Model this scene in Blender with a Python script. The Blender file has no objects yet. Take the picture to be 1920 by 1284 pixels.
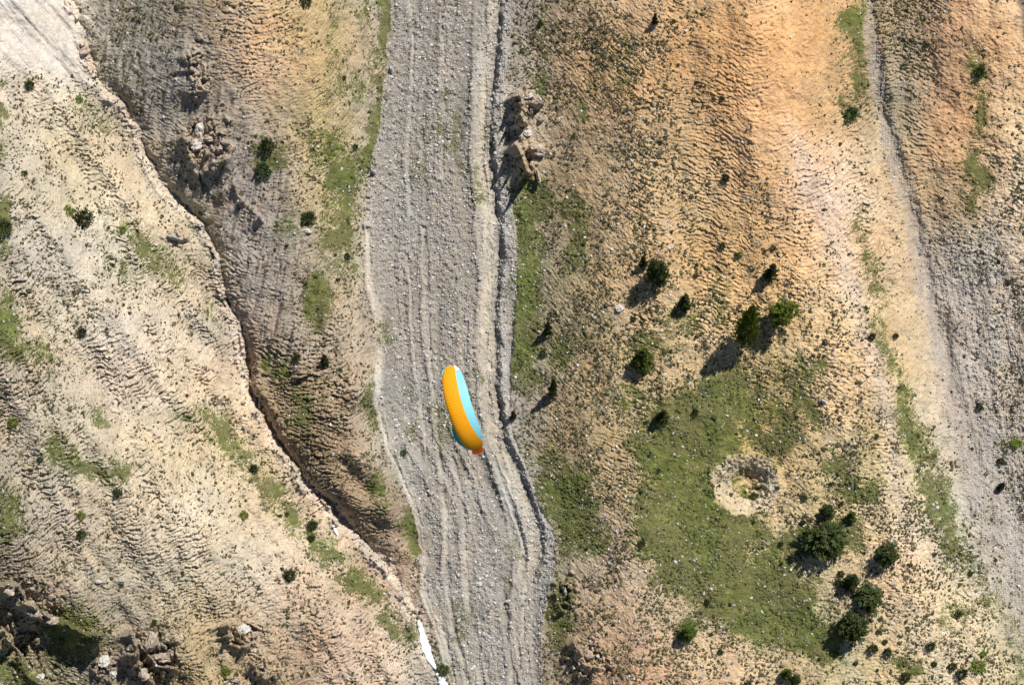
import bpy, math, random
import numpy as np
from mathutils import Vector, Matrix

# ------------------------------------------------------------------ frame, camera, light
PS = 0.11                      # metres of ground per photo pixel (1920 wide)
DIST = 400.0                   # camera to mean slope
TILT = math.radians(25.0)      # the mean slope rises towards the top of the picture
CA, SA = math.cos(TILT), math.sin(TILT)
EU = np.array([1.0, 0, 0]); EV = np.array([0, CA, SA]); EN = np.array([0, -SA, CA])
def F2W(u, v, n):
    return (u, v*CA - n*SA, v*SA + n*CA)

scene = bpy.context.scene
C = scene.collection
cam_d = bpy.data.cameras.new("camera"); cam = bpy.data.objects.new("camera", cam_d); C.objects.link(cam)
cam.location = F2W(0, 0, DIST); cam.rotation_euler = (TILT, 0, 0)
cam_d.sensor_width = 36; cam_d.lens = 36*DIST/(1920*PS); cam_d.clip_end = 5000; cam_d.clip_start = 1
scene.camera = cam

SUNF = np.array([0.37, 0.58, 0.72]); SUNF /= np.linalg.norm(SUNF)
SUN = Vector(F2W(*SUNF)).normalized()
w = bpy.data.worlds.new("World"); scene.world = w; w.use_nodes = True
nt = w.node_tree; nt.nodes.clear()
sky = nt.nodes.new('ShaderNodeTexSky'); sky.sky_type = 'NISHITA'; sky.sun_disc = False
sky.sun_elevation = math.asin(SUN.z); sky.sun_rotation = math.atan2(SUN.x, SUN.y); sky.altitude = 2300
bg = nt.nodes.new('ShaderNodeBackground'); bg.inputs[1].default_value = 0.065
wo = nt.nodes.new('ShaderNodeOutputWorld')
nt.links.new(sky.outputs[0], bg.inputs[0]); nt.links.new(bg.outputs[0], wo.inputs[0])
sd = bpy.data.lights.new("sun", 'SUN'); sd.energy = 5.0; sd.angle = math.radians(0.53); sd.color = (1, 0.96, 0.905)
so = bpy.data.objects.new("sun", sd); C.objects.link(so); so.rotation_euler = SUN.to_track_quat('Z', 'Y').to_euler()
so.location = (0, 0, 300)
scene.view_settings.view_transform = 'Standard'; scene.view_settings.look = 'None'
scene.view_settings.exposure = 0.62
scene.cycles.diffuse_bounces = 2; scene.view_settings.gamma = 1

rng = np.random.default_rng(7); random.seed(7)

# ------------------------------------------------------------------ noise in numpy
def _h(i, j, seed):
    i = i.astype(np.uint32); j = j.astype(np.uint32)
    x = i*np.uint32(374761393) + j*np.uint32(668265263) + np.uint32((seed*974711 + 12345) & 0xffffffff)
    x = (x ^ (x >> np.uint32(13)))*np.uint32(1274126177)
    x = (x ^ (x >> np.uint32(16)))*np.uint32(2246822519)
    x = x ^ (x >> np.uint32(15))
    return x.astype(np.float32)*np.float32(1/4294967296.0)
def vnoise(x, y, seed=0):
    xi = np.floor(x); yi = np.floor(y); fx = (x-xi).astype(np.float32); fy = (y-yi).astype(np.float32)
    xi = xi.astype(np.int64); yi = yi.astype(np.int64)
    fx = fx*fx*(3-2*fx); fy = fy*fy*(3-2*fy)
    a = _h(xi, yi, seed); b = _h(xi+1, yi, seed); c = _h(xi, yi+1, seed); d = _h(xi+1, yi+1, seed)
    return (a+(b-a)*fx)*(1-fy) + (c+(d-c)*fx)*fy
def fbm(x, y, seed=0, o=4):
    s = 0; a = 0.5; t = 0
    for k in range(o):
        s = s + a*vnoise(x*(2**k)+17.3*k, y*(2**k)-9.1*k, seed+k*31); t += a; a *= 0.5
    return s/t - 0.5
def vor(x, y, seed=0):
    """jittered cell noise: F1, F2, offset to the cell centre, cell random"""
    xi = np.floor(x).astype(np.int64); yi = np.floor(y).astype(np.int64)
    f1 = np.full(x.shape, 9e9, np.float32); f2 = f1.copy(); ox = np.zeros(x.shape, np.float32); oy = ox.copy(); rr = ox.copy()
    for a in (-1, 0, 1):
        for b in (-1, 0, 1):
            ci = xi+a; cj = yi+b
            dx = (x-(ci+0.1+0.8*_h(ci, cj, seed))).astype(np.float32); dy = (y-(cj+0.1+0.8*_h(ci, cj, seed+5))).astype(np.float32)
            d = np.sqrt(dx*dx+dy*dy)
            m = d < f1
            f2 = np.where(m, f1, np.minimum(f2, d))
            f1 = np.where(m, d, f1); ox = np.where(m, dx, ox); oy = np.where(m, dy, oy)
            rr = np.where(m, _h(ci, cj, seed+9), rr)
    return f1, f2, ox, oy, rr
def sst(a, b, x):
    t = np.clip((x-a)/(b-a), 0, 1); return t*t*(3-2*t)

def pdist(P, Q, poly, margin=200):
    """signed distance (positive on the right-hand side when walking down the list in picture coords) and arc fraction"""
    poly = np.array(poly, float)
    best = np.full(P.shape, 1e9, np.float32); sg = np.ones(P.shape, np.float32); fr = np.zeros(P.shape, np.float32)
    L = np.r_[0, np.cumsum(np.hypot(*np.diff(poly, axis=0).T))]
    for k in range(len(poly)-1):
        ax, ay = poly[k]; bx, by = poly[k+1]; dx, dy = bx-ax, by-ay; l2 = dx*dx+dy*dy
        t = np.clip(((P-ax)*dx+(Q-ay)*dy)/l2, 0, 1)
        ex = P-(ax+t*dx); ey = Q-(ay+t*dy); d = np.hypot(ex, ey)
        m = d < best
        best = np.where(m, d, best); sg = np.where(m, np.sign(-(dx*ey-dy*ex)+1e-9), sg); fr = np.where(m, (L[k]+t*(L[k+1]-L[k]))/L[-1], fr)
    return best, sg, fr
def pl(s):
    return [tuple(float(a) for a in t.split(',')) for t in s.split()]

# ------------------------------------------------------------------ lines read from the slope
CH_L = pl("735,-400 735,0 728,100 712,230 695,330 682,420 685,520 702,590 706,660 700,740 718,830 745,890 775,960 790,1030 785,1110 815,1180 845,1284 870,1700")
CH_R = pl("975,-400 968,0 958,60 946,150 940,240 943,320 960,380 970,440 970,520 968,600 960,680 955,760 960,800 985,870 1010,940 1038,1005 1043,1050 1028,1110 1018,1180 1016,1284 1010,1700")
INC = pl("938,-400 935,0 932,60 925,130 920,200 918,300 928,380 938,440 935,520 927,600 928,680 932,740 945,820 975,890 1000,950 1014,1010 1000,1090 995,1150")
RAV = pl("100,-400 140,0 165,90 185,150 235,195 262,245 275,290 310,345 350,390 385,420 410,470 418,510 425,560 455,610 465,670 475,740 505,790 535,840 575,900 625,950 680,1010 730,1060 762,1100 780,1150 800,1210 825,1284")
GUL = pl("1620,-400 1628,0 1640,120 1655,220 1690,330 1715,430 1740,540 1770,640 1800,760 1830,860 1860,960 1890,1060 1930,1160 1990,1300")

def interp_poly_x(poly, q):
    a = np.array(poly); return np.interp(q, a[:, 1], a[:, 0])

# ------------------------------------------------------------------ height control points (photo px, metres)
ctl = []
def addline(s, n=1):
    for t in s.split():
        a, b, c = t.split(','); ctl.append((float(a), float(b), float(c)))
addline("125,-120,9 140,0,8 185,150,7.4 262,245,6.8 275,290,6.5 350,390,5.6 410,470,4.8 425,560,4.3 465,670,3.6 475,740,3.3 535,840,2.7 625,950,1.9 680,1010,1.3 762,1100,.4 800,1210,-.3 830,1330,-.8")
addline("-100,-100,17 0,0,13 60,80,11 -100,250,24 0,300,20 130,300,13 -100,600,28 0,600,25 150,600,18.5 300,600,11 380,600,7.5 -100,900,30 0,900,26 150,900,21.5 300,900,15.5 420,900,10.5 520,900,6 200,750,18 400,750,8.5 150,450,16.5 280,450,10 350,470,7.5 -100,1150,25 0,1080,23 200,1080,19 350,1080,15 500,1080,10 620,1050,5.5 700,1120,3.4 600,1200,8 720,1250,3.2 450,1220,10 330,1230,12 200,1284,12 100,1284,11.5 0,1250,14 -100,1300,16 0,1180,13.5 80,1220,11 500,1330,8 640,1330,5.5 200,1200,15 120,1150,16")
addline("450,-100,17 450,0,16 480,120,15 530,230,11.5 560,350,9.5 575,480,8 590,600,6 650,600,7.6 610,720,5.2 675,730,7.4 640,840,4.6 695,850,6.6 735,950,4.6 770,1050,1.8 250,0,12 300,120,12 370,200,11.5 330,270,9.5 400,330,8.5 470,400,8 460,500,7 500,600,6.6 530,700,6.4 560,800,3.8 650,920,3.2 600,0,13 600,120,12 620,230,8.5 680,120,4 650,300,5 690,0,4 640,450,4.5 ")
for q in range(-120, 1400, 90):
    ctl.append((interp_poly_x(CH_L, q), q, 0.4)); ctl.append((interp_poly_x(CH_R, q), q, 0.6)); ctl.append(((interp_poly_x(CH_L, q)+interp_poly_x(CH_R, q))/2, q, 0.0))
addline("1050,0,6 1050,150,4.5 1050,300,4 1050,450,3.6 1050,600,3.6 1050,750,3.8 1080,900,4 1110,1000,3.8 1090,1150,3.6 1090,1284,3.6 1150,0,11 1150,200,9.5 1150,400,8 1150,600,7.6 1150,750,7.6 1150,900,7 1150,1100,6 1150,1284,6 1250,0,15 1250,200,13.2 1250,400,12 1230,550,10.5")
addline("1420,-100,20 1420,0,19.5 1440,150,18.5 1480,300,17 1540,450,15.5 1600,600,14 1650,750,12.4 1700,900,10.8 1740,1030,9.4 1800,1180,8 1850,1330,6.5 1350,100,18 1370,300,16 1400,450,14.2 1480,600,13.2 1530,750,11.6 1570,880,10 1610,1020,9 1650,1150,8.4")
addline("1300,600,11.2 1400,660,10.8 1300,760,9.2 1300,880,8.4 1400,850,8.6 1300,1000,8 1450,1000,8.2 1500,1150,7.4 1350,1150,7.4 1200,850,9 1200,1000,8.5 1200,1150,8.2 1210,1284,8 1400,1284,6.8 1600,1284,7")
addline("1560,0,16 1600,150,13 1630,300,11.6 1670,430,10 1700,560,9 1740,700,8 1780,850,6.6 1628,-100,11 1628,0,10.6 1655,220,9 1715,430,7.6 1770,640,6.4 1830,860,5 1890,1060,3.8 1980,1284,2.6 1950,1150,3.4")
addline("1700,0,13.5 1720,150,12 1740,300,11 1790,-100,18 1790,0,17.3 1790,150,15.6 1785,300,13 1800,420,10.4 1840,150,14.6 1835,300,11.4 1885,100,18 1885,300,14 1900,500,10.5 1900,700,8 1920,900,6.4 2000,0,17 2000,400,14 2000,800,9 1860,600,8")
ctl = np.array(ctl)
gx = np.arange(-132, 2053, 12.0); gy = np.arange(-132, 1417, 12.0)
def tps(P, Q):
    r2 = (P[..., None]-ctl[:, 0])**2+(Q[..., None]-ctl[:, 1])**2
    return 0.5*r2*np.log(r2+1e-6)/1e6
n = len(ctl)
K = tps(ctl[:, 0], ctl[:, 1])+np.eye(n)*2e-3
A_ = np.zeros((n+3, n+3)); A_[:n, :n] = K; A_[:n, n] = 1; A_[:n, n+1:] = ctl[:, :2]/1000; A_[n:, :n] = A_[:n, n:].T
sol = np.linalg.solve(A_, np.r_[ctl[:, 2], 0, 0, 0])
GP, GQ = np.meshgrid(gx, gy)
MAC = tps(GP, GQ)@sol[:n]+sol[n]+sol[n+1]*GP/1000+sol[n+2]*GQ/1000

def wmat(src, x):
    """Catmull-Rom weights"""
    x = np.clip(x, src[1], src[-2]-1e-6); st = src[1]-src[0]; t = (x-src[0])/st; i = np.floor(t).astype(int); f = t-i
    W = np.zeros((len(x), len(src))); r = np.arange(len(x))
    for k, wv in enumerate((-.5*f+f*f-.5*f**3, 1-2.5*f*f+1.5*f**3, .5*f+2*f*f-1.5*f**3, -.5*f*f+.5*f**3)):
        W[r, np.clip(i-1+k, 0, len(src)-1)] += wv
    return W
def samp(G, P, Q):
    """bilinear sample of a coarse (12 px) map at any coordinates"""
    x = np.clip((P-gx[0])/12, 0, len(gx)-1.001); y = np.clip((Q-gy[0])/12, 0, len(gy)-1.001)
    i = np.floor(x).astype(int); j = np.floor(y).astype(int); fx = x-i; fy = y-j
    if G.ndim == 3: fx = fx[..., None]; fy = fy[..., None]
    return (G[j, i]*(1-fx)+G[j, i+1]*fx)*(1-fy)+(G[j+1, i]*(1-fx)+G[j+1, i+1]*fx)*fy

# ------------------------------------------------------------------ painted maps: 17 x 12 nodes, 120 px apart
SOIL = """
EADFCC E4D8C4 B0A488 AC9C84 C8B08C C0AE84 B8AE9E B4AAA0 B0A69C CCB494 D2AE80 DAAE70 EAB87A D4A86A B09E84 D6A878 E4C4A0
F2E0C6 ECDCC6 B4A890 A89C8C CCB292 C2AE84 B4AA98 B2AAA2 B8AC9C CAB090 D4AC7C D6AA70 E8B274 D4A86C ACA08C D4A474 E6C29C
D4C6B0 EAD6B0 C4B298 A8A090 B4A894 BCAE84 B4AC9C B2AAA2 CCC0AC C2AE96 CAAE86 D0AC7A E4B888 D4B07C B8AA90 CCA070 EACEA8
CCC4B0 E0D0AE ECD8B4 C4B8A4 A8A09A BCB08C B4AC9C B0A8A0 B4AA94 BAAA92 CCB28C D0B284 DAB282 E4C8AE D0B898 C6A67E EAD2B4
D0C4B0 DCD0BC E0D4B8 E4D0AC A8A098 B4AA8E B4AC9C B0A8A0 A8A490 B8AC94 CCB496 D0B48C DAB890 E8C8A4 D4BCA0 BCB4A4 E6D2BA
CCC0A4 E0D0B4 E4D4BC EAD8BC B0A498 C0AE8E B6AC9E B0A8A0 A09C84 B4A890 C8B496 D6C2A4 D2BA94 E8CEA8 D0BA98 CABCAC CCBCA8
D4C0A8 D8C8AC E4D0B8 ECD6B4 D8C0A0 B8A488 B6AC9E B0A8A0 ACA498 B8A890 C2B094 C6B698 C4B088 E0C4A0 CEBA98 CABEB0 CABAAA
CCBCA4 D0C4A8 E0D0B0 E8D4AC E0CCA4 B09C84 B4A894 B0A8A0 B4ACA0 B6A68C BAAA8C B4AC80 C8B488 D0BC98 CEBE90 CEC2B4 CABEB0
C8BCA8 D0C2AC E0CCAC EADABC E0D0AC DCC8A8 B09C84 B2A99E B8B0A0 B0A488 C0AC8E B4AC80 D4C09C CCBC92 E2CEAE CAC2AC CEC2B4
B4A890 C8B89C D0C0A4 DCCCAC E4D0B4 E0C8A8 D0B498 B8AEA0 B8B0A0 BCAC98 C4B098 BEB28C B4AC80 C8B898 E2CAAA DCCCAC CAC2B8
C4B890 B0A488 B8A488 CCB488 CEB692 D6B696 E8D0B4 B4AC9C B8B0A0 B8A48C C8AC94 D0BCA0 D0BC9C B8B08C DAC6A4 E2CEAA CEC09C
D4C8A0 B8AC90 B8A080 CAB080 CEB48C D8B898 E8D0B4 B4AC9C B8B0A0 B4A08C C8A890 CCB498 CCB494 C8B898 D8C4A0 DCCAA8 CCBE9C
"""
TERR = "00249600124645921 11247600145846821 34346600135869942 54444600236879956 75776600246878864 88775700246787644 78776700256656644 77766800257645644 87655690156345544 77665560136535544 89887750126665544 89887750126665544"
DOTS = "00753400276312811 33532300388311722 56533400477402423 65454500578543466 55433500888653476 66333600889776577 75333700889786678 74334800999668678 75333480997679989 86434448789767779 98765440889965788 98765440889965788"
def lin(c): c = np.asarray(c, float); return np.where(c <= .04045, c/12.92, ((c+.055)/1.055)**2.4)
hexs = SOIL.split(); assert len(hexs) == 204
SG = lin(np.array([[int(h[k:k+2], 16)/255 for k in (0, 2, 4)] for h in hexs]).reshape(12, 17, 3))
SG[:, 9:14] *= np.array([1.03, .99, .91]); SG[:4, 10:14] = SG[:4, 10:14]*.80+SG[:4, 10:14].mean(-1, keepdims=True)*.24; SG[:, 14:] *= np.array([1.03, 1, .92])
SG[:, 8:10] *= .90; SG[:3, 15] *= 1.12; SG[2:5, 15] *= 1.05; SG[:9, 4:6] *= np.array([1.06, .995, .97])
SG[:6, 3] *= .88; SG[:, 15] = SG[:, 15]*.8+SG[:, 15].mean(-1, keepdims=True)*.2; SG[1:8, 9:13] *= np.array([1.05, 1.0, .90])
def dig(s): return np.array([[int(ch) for ch in r] for r in s.split()], float)/9
T_, D_ = dig(TERR), dig(DOTS); D_[2:7, 14:16] *= .38; T_[:, 13] *= .9; T_[:, 6] = T_[:, 5]*.9; T_[:, 7:9] = T_[:, 9:10]*.9; D_[:, 6] = D_[:, 5]; D_[:, 7:9] = D_[:, 9:10]
cx17 = np.arange(-120, 2041, 120.0); cy12 = np.arange(-120, 1441, 120.0)
def up(G):
    G = np.pad(G, [(1, 1), (1, 1)]+[(0, 0)]*(G.ndim-2), mode='edge')
    Wx = wmat(cx17, gx); Wy = wmat(cy12, gy)
    if G.ndim == 2: return Wy@G@Wx.T
    return np.stack([Wy@G[..., k]@Wx.T for k in range(3)], -1)
SOILg = np.clip(up(SG), 0.01, 1); T_[1:, :4] = np.clip(T_[1:, :4]*1.25+.1, 0, 1); TERRg = np.clip(up(T_), 0, 1); DOTSg = np.clip(up(D_), 0, 1)

GR = np.zeros_like(GP)
def blob(x, y, rx, ry, ang=0, s=1):
    global GR
    c, d = math.cos(math.radians(ang)), math.sin(math.radians(ang))
    a = ((GP-x)*c+(GQ-y)*d)/rx; b = (-(GP-x)*d+(GQ-y)*c)/ry
    GR = np.maximum(GR, s*(1-sst(0.35, 1.55, np.hypot(a, b))))
def strip(s, wd, st):
    global GR
    d, _, _ = pdist(GP, GQ, pl(s)); GR = np.maximum(GR, st*(1-sst(0, wd*2.4, d)))
for a in [(1300,830,95,90),(1370,750,60,55),(1285,960,85,120),(1300,1060,80,60),(1420,1110,120,85,20),(1470,1165,85,50,20),(1540,1215,40,40,0,.85),(1440,800,60,60,0,.7),
          (1515,760,28,45,-20,.75),(1605,915,45,22,10,.9),(1402,918,16,12,0,.6),(1350,1000,90,60,0,.8),(1510,1010,60,35,0,.8),(1590,1000,40,40,0,.6),(1560,1190,40,30,0,.7),
          (1180,740,45,25,0,.4),(1350,560,30,60,0,.45),(1230,640,70,25,0,.45),(1500,690,60,40,0,.5),
          (1000,380,35,50,0,.9),(1075,390,30,30,0,.7),(1080,460,18,60,20,.75),(1060,650,25,60,30,.5),(1060,940,55,60,0,.85),(1090,1010,45,40,0,.9),(1050,1140,25,70,0,.7),(1035,950,20,60,-20,.8),
          (650,330,35,45,0,.75),(635,420,45,60,0,.75),(598,560,24,60,0,.85),(650,500,30,60,0,.5),(600,265,50,45,0,.6),(510,290,40,30,0,.75),(695,740,15,60,0,.6),(712,930,20,50,-20,.6),
          (765,1000,22,55,-10,.75),(520,690,26,40,0,.75),(565,770,30,50,0,.45),(640,170,60,50,0,.45),(540,420,40,50,0,.35),
          (60,660,45,28,0,.6),(8,600,25,60,0,.7),(390,580,15,28,0,.75),(350,770,45,25,30,.45),(185,780,30,15,20,.75),(3,420,14,60,0,.95),(-5,220,14,80,0,.85),
          (-5,970,50,60,0,.7),(130,1190,55,60,30,.65),(20,1262,60,30,20,.8),(175,225,60,25,20,.45),(230,420,40,25,0,.4),(1595,213,16,18,0,1),(1835,330,30,40,0,.8),
          (1840,150,24,50,0,.6),(1845,210,20,40,0,.6),(1800,1165,40,60,0,.35),(1700,1240,40,20,20,.5),(1300,1170,18,12,0,.8),(1020,60,10,60,0,.6),(1005,160,10,30,0,.7),
          (1280,600,40,25,0,.4),(1420,1090,25,18,0,1),(1250,960,30,24,0,1),(680,30,16,40,0,.6),(250,520,60,30,30,.45),(400,470,30,20,0,.3),(560,1280,30,12,0,.3),(830,1252,14,6,0,.9),
          (1905,830,16,8,0,.9),(1100,180,20,80,20,.35),(1180,120,30,50,0,.35)]:
    blob(*a)
strip("715,-150 716,60 712,150 700,230 680,300", 14, .85)
strip("640,-100 620,60 640,170", 30, .35)
strip("985,420 985,520 982,620 985,700", 20, .95)
strip("100,830 145,870 200,888 230,880", 17, .8)
strip("265,455 300,495 330,515", 22, .6)
strip("380,775 430,830 480,890 540,955 600,1020 650,1070 710,1130 750,1180", 21, .68)
strip("1590,30 1600,110 1595,180", 20, .75)
strip("1615,-60 1625,20", 12, .6)
strip("1610,400 1635,500 1650,600 1680,720 1715,820 1745,900 1780,1000 1810,1060 1860,1110 1900,1180 1915,1284", 20, .52)
strip("1832,80 1845,190 1835,300 1812,380", 20, .6)
strip("1700,800 1750,930 1780,1000", 16, .62)
strip("1560,860 1600,900 1640,920", 14, .7)
strip("1030,850 1060,900", 20, .5)

# ------------------------------------------------------------------ the mesh lattice: fine where the picture looks, coarse beyond
def axis(lo, hi, st, far):
    a = [np.arange(lo, hi+.01, st)]
    out = []; x = hi; d = st
    while x < hi+far: d *= 1.013 if x < hi+600 else 1.16; x += d; out.append(x)
    out2 = []; x = lo; d = st
    while x > lo-far: d *= 1.013 if x > lo-600 else 1.16; x -= d; out2.append(x)
    return np.r_[out2[::-1], a[0], out]
STEP = 1.35
ax_p = axis(-24, 1944, STEP, 2500); ax_q = axis(-24, 1308, STEP, 2500)
P, Q = np.meshgrid(ax_p, ax_q); P = P.astype(np.float32); Q = Q.astype(np.float32)
H = (wmat(gy, ax_q)@MAC@wmat(gx, ax_p).T).astype(np.float32)
H += .22*(H-8)*sst(1060, 1200, P)*0+.0
lefth = 1-sst(-80, 60, P-np.interp(Q, [0, 290, 470, 720, 930, 1110, 1284], [150, 280, 410, 470, 600, 770, 820]))
H += lefth*(fbm((P*.83-Q*.55)/75, (P*.55+Q*.83)/330, 31, 3)*7.0)
H += (1-lefth)*sst(1000, 1150, P)*(fbm(P/110, Q/420, 32, 3)*4.0)
H += 1.3*sst(1010, 1110, P)*(1-sst(1150, 1330, P))*sst(-100, 50, Q)
E = Q*np.float32(PS*SA)*-1 + H*CA           # true elevation along the slope (metres)

# warp used by every mask so their edges wander
WX = fbm(P/70, Q/70, 3, 4)*60; WY = fbm(P/70, Q/70, 4, 4)*60
wx2 = fbm(P/14, Q/14, 5, 3)*22; wy2 = fbm(P/14, Q/14, 6, 3)*22
Pw = P+WX*.8+wx2; Qw = Q+WY*.8+wy2
soil = samp(SOILg, Pw, Qw); terr = samp(TERRg, Pw, Qw); grass = samp(GR, P+WX*.55+wx2*1.3, Q+WY*.55+wy2*1.3)*(.62+.58*sst(-.22, .2, fbm(P/26, Q/38, 15, 4))); dots = samp(DOTSg, Pw, Qw)

# ---- gravel channel masks
rag = fbm(P/22, Q/22, 11, 4)*14
xl = interp_poly_x(CH_L, Q)+rag; xr = interp_poly_x(CH_R, Q)+rag*.6
tch = (P-xl)/(xr-xl)
chan = sst(-2, 3, P-xl)*sst(-2, 3, xr-P)
dgul, sgul, fgul = pdist(P, Q, GUL)
gw = np.interp(fgul, [0, .35, .5, .65, 1], [9, 12, 16, 24, 60])
gul = (1-sst(gw*.5, gw*1.5+5, dgul+rag*1.2+fbm(P/9, Q/60, 12, 3)*14))*.9
gul = gul*(.55+.6*vnoise(P/7+Q*0, Q/90, 13))
# the wide stony wash right of the gully
wash = sst(380, 560, Q)*sst(-6, 40, P-(interp_poly_x(GUL, Q)+rag*2))*(1-sst(-40, 10, P-np.interp(Q, [300, 500, 700, 1284], [1870, 1900, 1990, 2600])))
ravd, ravs, ravf = pdist(P, Q, RAV)
ravsd = (ravd*ravs)+rag*1.0+fbm(P/6, Q/6, 45, 3)*7            # >0 on one side
side_l = -1.0 if ((np.array([0.0])-140)[0] < 0 and pdist(np.array([[0.0]]), np.array([[100.0]]), RAV)[1][0, 0] < 0) else 1.0
ravsd = ravsd*(-side_l)               # negative = left (sunny) side, positive = right (shaded) side
ravfade = (1-sst(.93, 1.0, ravf))

smooth_white = (1-sst(-30, 10, ravsd*1+20))*(1-sst(90, 190, Q+P*.35+rag*2))*sst(-1, 1, 1+0*P)
smooth_white = (1-sst(-22, -8, ravsd))*(1-sst(95, 150, Q-P*.25+rag*2.5+10))

# ---- macro carving
incd, incs, incf = pdist(P, Q, INC)
inl = pdist(np.array([[0.0]]), np.array([[300.0]]), INC)[1][0, 0]
insd = incd*incs*(-inl)+rag*.45+fbm(P/9, Q/11, 79, 3)*9+fbm(P*0, Q/40, 80, 2)*10       # negative left of the runnel, positive right
infade = (1-sst(.93, 1, incf))
depth = 1.5*(0.25+1.1*vnoise(Q/55, Q*0, 77))
H -= infade*depth*np.exp(-np.abs(insd)/np.where(insd < 0, 13, 7.0))*chan
H += infade*(.3+1.1*vnoise(Q/35, P*0, 82))*sst(2, 12, insd)*np.exp(-np.maximum(insd-9, 0)/22)
# channel: long low ridges along the flow
tt = tch*17+fbm(P/200, Q/200, 21, 2)*2.2
rid = vnoise(tt, Q/420, 22)*.6+(1-np.abs(2*vnoise(tt*.95, Q/300, 23)-1)**.6)*.4
lev = np.exp(-((tch-.045)/.03)**2)*.5+np.exp(-((tch-.80)/.035)**2)*.35
H += chan*((rid-.5)*1.15+lev*sst(.0, .05, tch))
H += 0.7*np.exp(-np.abs(P-xl)/9)*np.where(P > xl, 0.5, 1.0)*(.6+.8*vnoise(Q/60, Q*0, 78))
# ravine: crisp V with a steep wall on the right
H -= ravfade*2.0*(.5+.9*vnoise(ravf*18, ravd*0, 46))*np.exp(-np.abs(ravsd)/np.where(ravsd < 0, 26, 34))*(1-sst(.75, .95, ravf))
H -= ravfade*.6*np.exp(-np.abs(ravsd)/6)*(.4+1.0*vnoise(ravf*55, ravd*0, 42)**2*1.6)
rw = np.interp(Q, [0, 300, 560, 660, 740, 860, 1000, 1100, 1284], [.15, .2, .6, 2.0, 3.0, 2.7, 1.9, .8, .3])*(.45+1.1*vnoise(ravf*30, ravd*.03, 41))
H += ravfade*3.0*rw*(1-np.exp(-np.maximum(ravsd, 0)/(12+18*sst(560, 680, Q))))*np.exp(-np.maximum(ravsd-10, 0)/90)
H += ravfade*0.8*np.exp(-((ravsd+16)/7)**2)*(vnoise(ravf*90, ravd*0, 43))     # broken rim on the sunny side
# gully
H -= 1.1*np.exp(-(dgul/16)**2)*(1-sst(.6, .8, fgul))
H += 1.0*sst(0, 30, P-interp_poly_x(GUL, Q))*np.exp(-np.abs(P-interp_poly_x(GUL, Q))/60)*(1-sst(300, 420, Q))
# crater in the meadow
rc = np.hypot((P-1397+wx2*.35)/1.0, (Q-908+wy2*.35)*1.12)
rc = rc+fbm(P/7, Q/7, 171, 3)*14; H -= 3.8*(1-sst(6, 58, rc)); H += .4*np.exp(-((rc-62)/9)**2)
# scarps: (line, height, reach behind, wander)
def scarp(s, amp, reach, wdt=5, side=1, jag=10):
    global H
    poly = pl(s); a = np.array(poly); x0, x1 = a[:, 0].min()-reach*4, a[:, 0].max()+reach*4; y0, y1 = a[:, 1].min()-reach*4, a[:, 1].max()+reach*4
    i0, i1 = np.searchsorted(ax_p, [x0, x1]); j0, j1 = np.searchsorted(ax_q, [y0, y1])
    p = P[j0:j1, i0:i1]; q = Q[j0:j1, i0:i1]
    d, sg, fr = pdist(p, q, poly)
    sd = d*sg*side+fbm(p/18, q/18, 91, 4)*jag*2
    fade = sst(0, .15, fr)*(1-sst(.85, 1, fr))
    H[j0:j1, i0:i1] += amp*fade*sst(0, wdt, sd)*np.exp(-np.maximum(sd-wdt, 0)/reach)*(.6+.8*vnoise(fr*14, fr*0, 92))
UPPER = -1
scarp("-40,1075 40,1090 55,1120 110,1160 190,1190 200,1230", 6.0, 30, 8, UPPER)
scarp("-60,1150 10,1180 40,1220 60,1262 110,1284", 5.0, 20, 6, UPPER)
scarp("250,1170 262,1230 300,1290", 6.0, 22, 6, UPPER)
scarp("255,1190 300,1240 340,1250", 4.5, 16, 6, UPPER)
scarp("432,1160 440,1200 470,1210", 4.0, 18, 6, UPPER)
scarp("470,1235 500,1265 530,1250", 3.0, 14, 6, UPPER)
scarp("350,235 362,290 370,320 400,300 440,285", 3.6, 22, 7, UPPER)
scarp("365,90 375,150 400,170", 1.8, 24, 9, UPPER)
scarp("440,330 455,360 480,390 500,420", 1.8, 20, 9, UPPER)
scarp("1080,1190 1100,1240 1130,1250", 3.5, 16, 6, UPPER)
scarp("1040,1080 1050,1120 1065,1150", 1.5, 12, 6, UPPER)
scarp("975,166 985,190 984,214 994,234", 6, 14, 6, UPPER, 3)
scarp("966,258 984,288 990,310 1002,328", 6, 14, 6, UPPER, 3)
scarp("560,1150 620,1200 660,1280", 1.2, 20, 8, UPPER)

# ---- middle relief
soft = np.maximum(chan, smooth_white)
H += (fbm(P/85, Q/110, 51, 4)*2.0)*(1-chan)
H += (fbm(P/24, Q/24, 52, 4)*.75)*(1-.75*soft)
# rills running down the dark flank above the ravine
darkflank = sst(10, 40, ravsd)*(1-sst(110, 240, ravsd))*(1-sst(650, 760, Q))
H += darkflank*fbm((P+Q*.25)/9, (Q-P*.3)/60, 53, 3)*2.0
rockm = np.zeros_like(P)
for (x, y, rx, ry) in [(60,1130,75,50),(40,1210,40,50),(290,1225,60,50),(200,1250,30,25),(465,1190,35,28),(490,1245,35,25),(385,265,45,55),(985,205,20,40),(988,300,22,45),(1105,1235,40,35),(1060,1110,25,30),(445,1280,30,12),(370,130,25,50),(330,440,30,15)]:
    rockm = np.maximum(rockm, 1-sst(.5, 1.3, np.hypot((P-x)/rx, (Q-y)/ry)+fbm(P/16, Q/16, 95, 3)*1.2))
rimrock = ravfade*np.exp(-((ravsd+9)/8)**2)*sst(.35, .6, vnoise(ravf*60, ravd*.05, 44))
f1, f2, ox, oy, rr = vor((P+wx2)/13, (Q+wy2)/15, 61)
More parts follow.
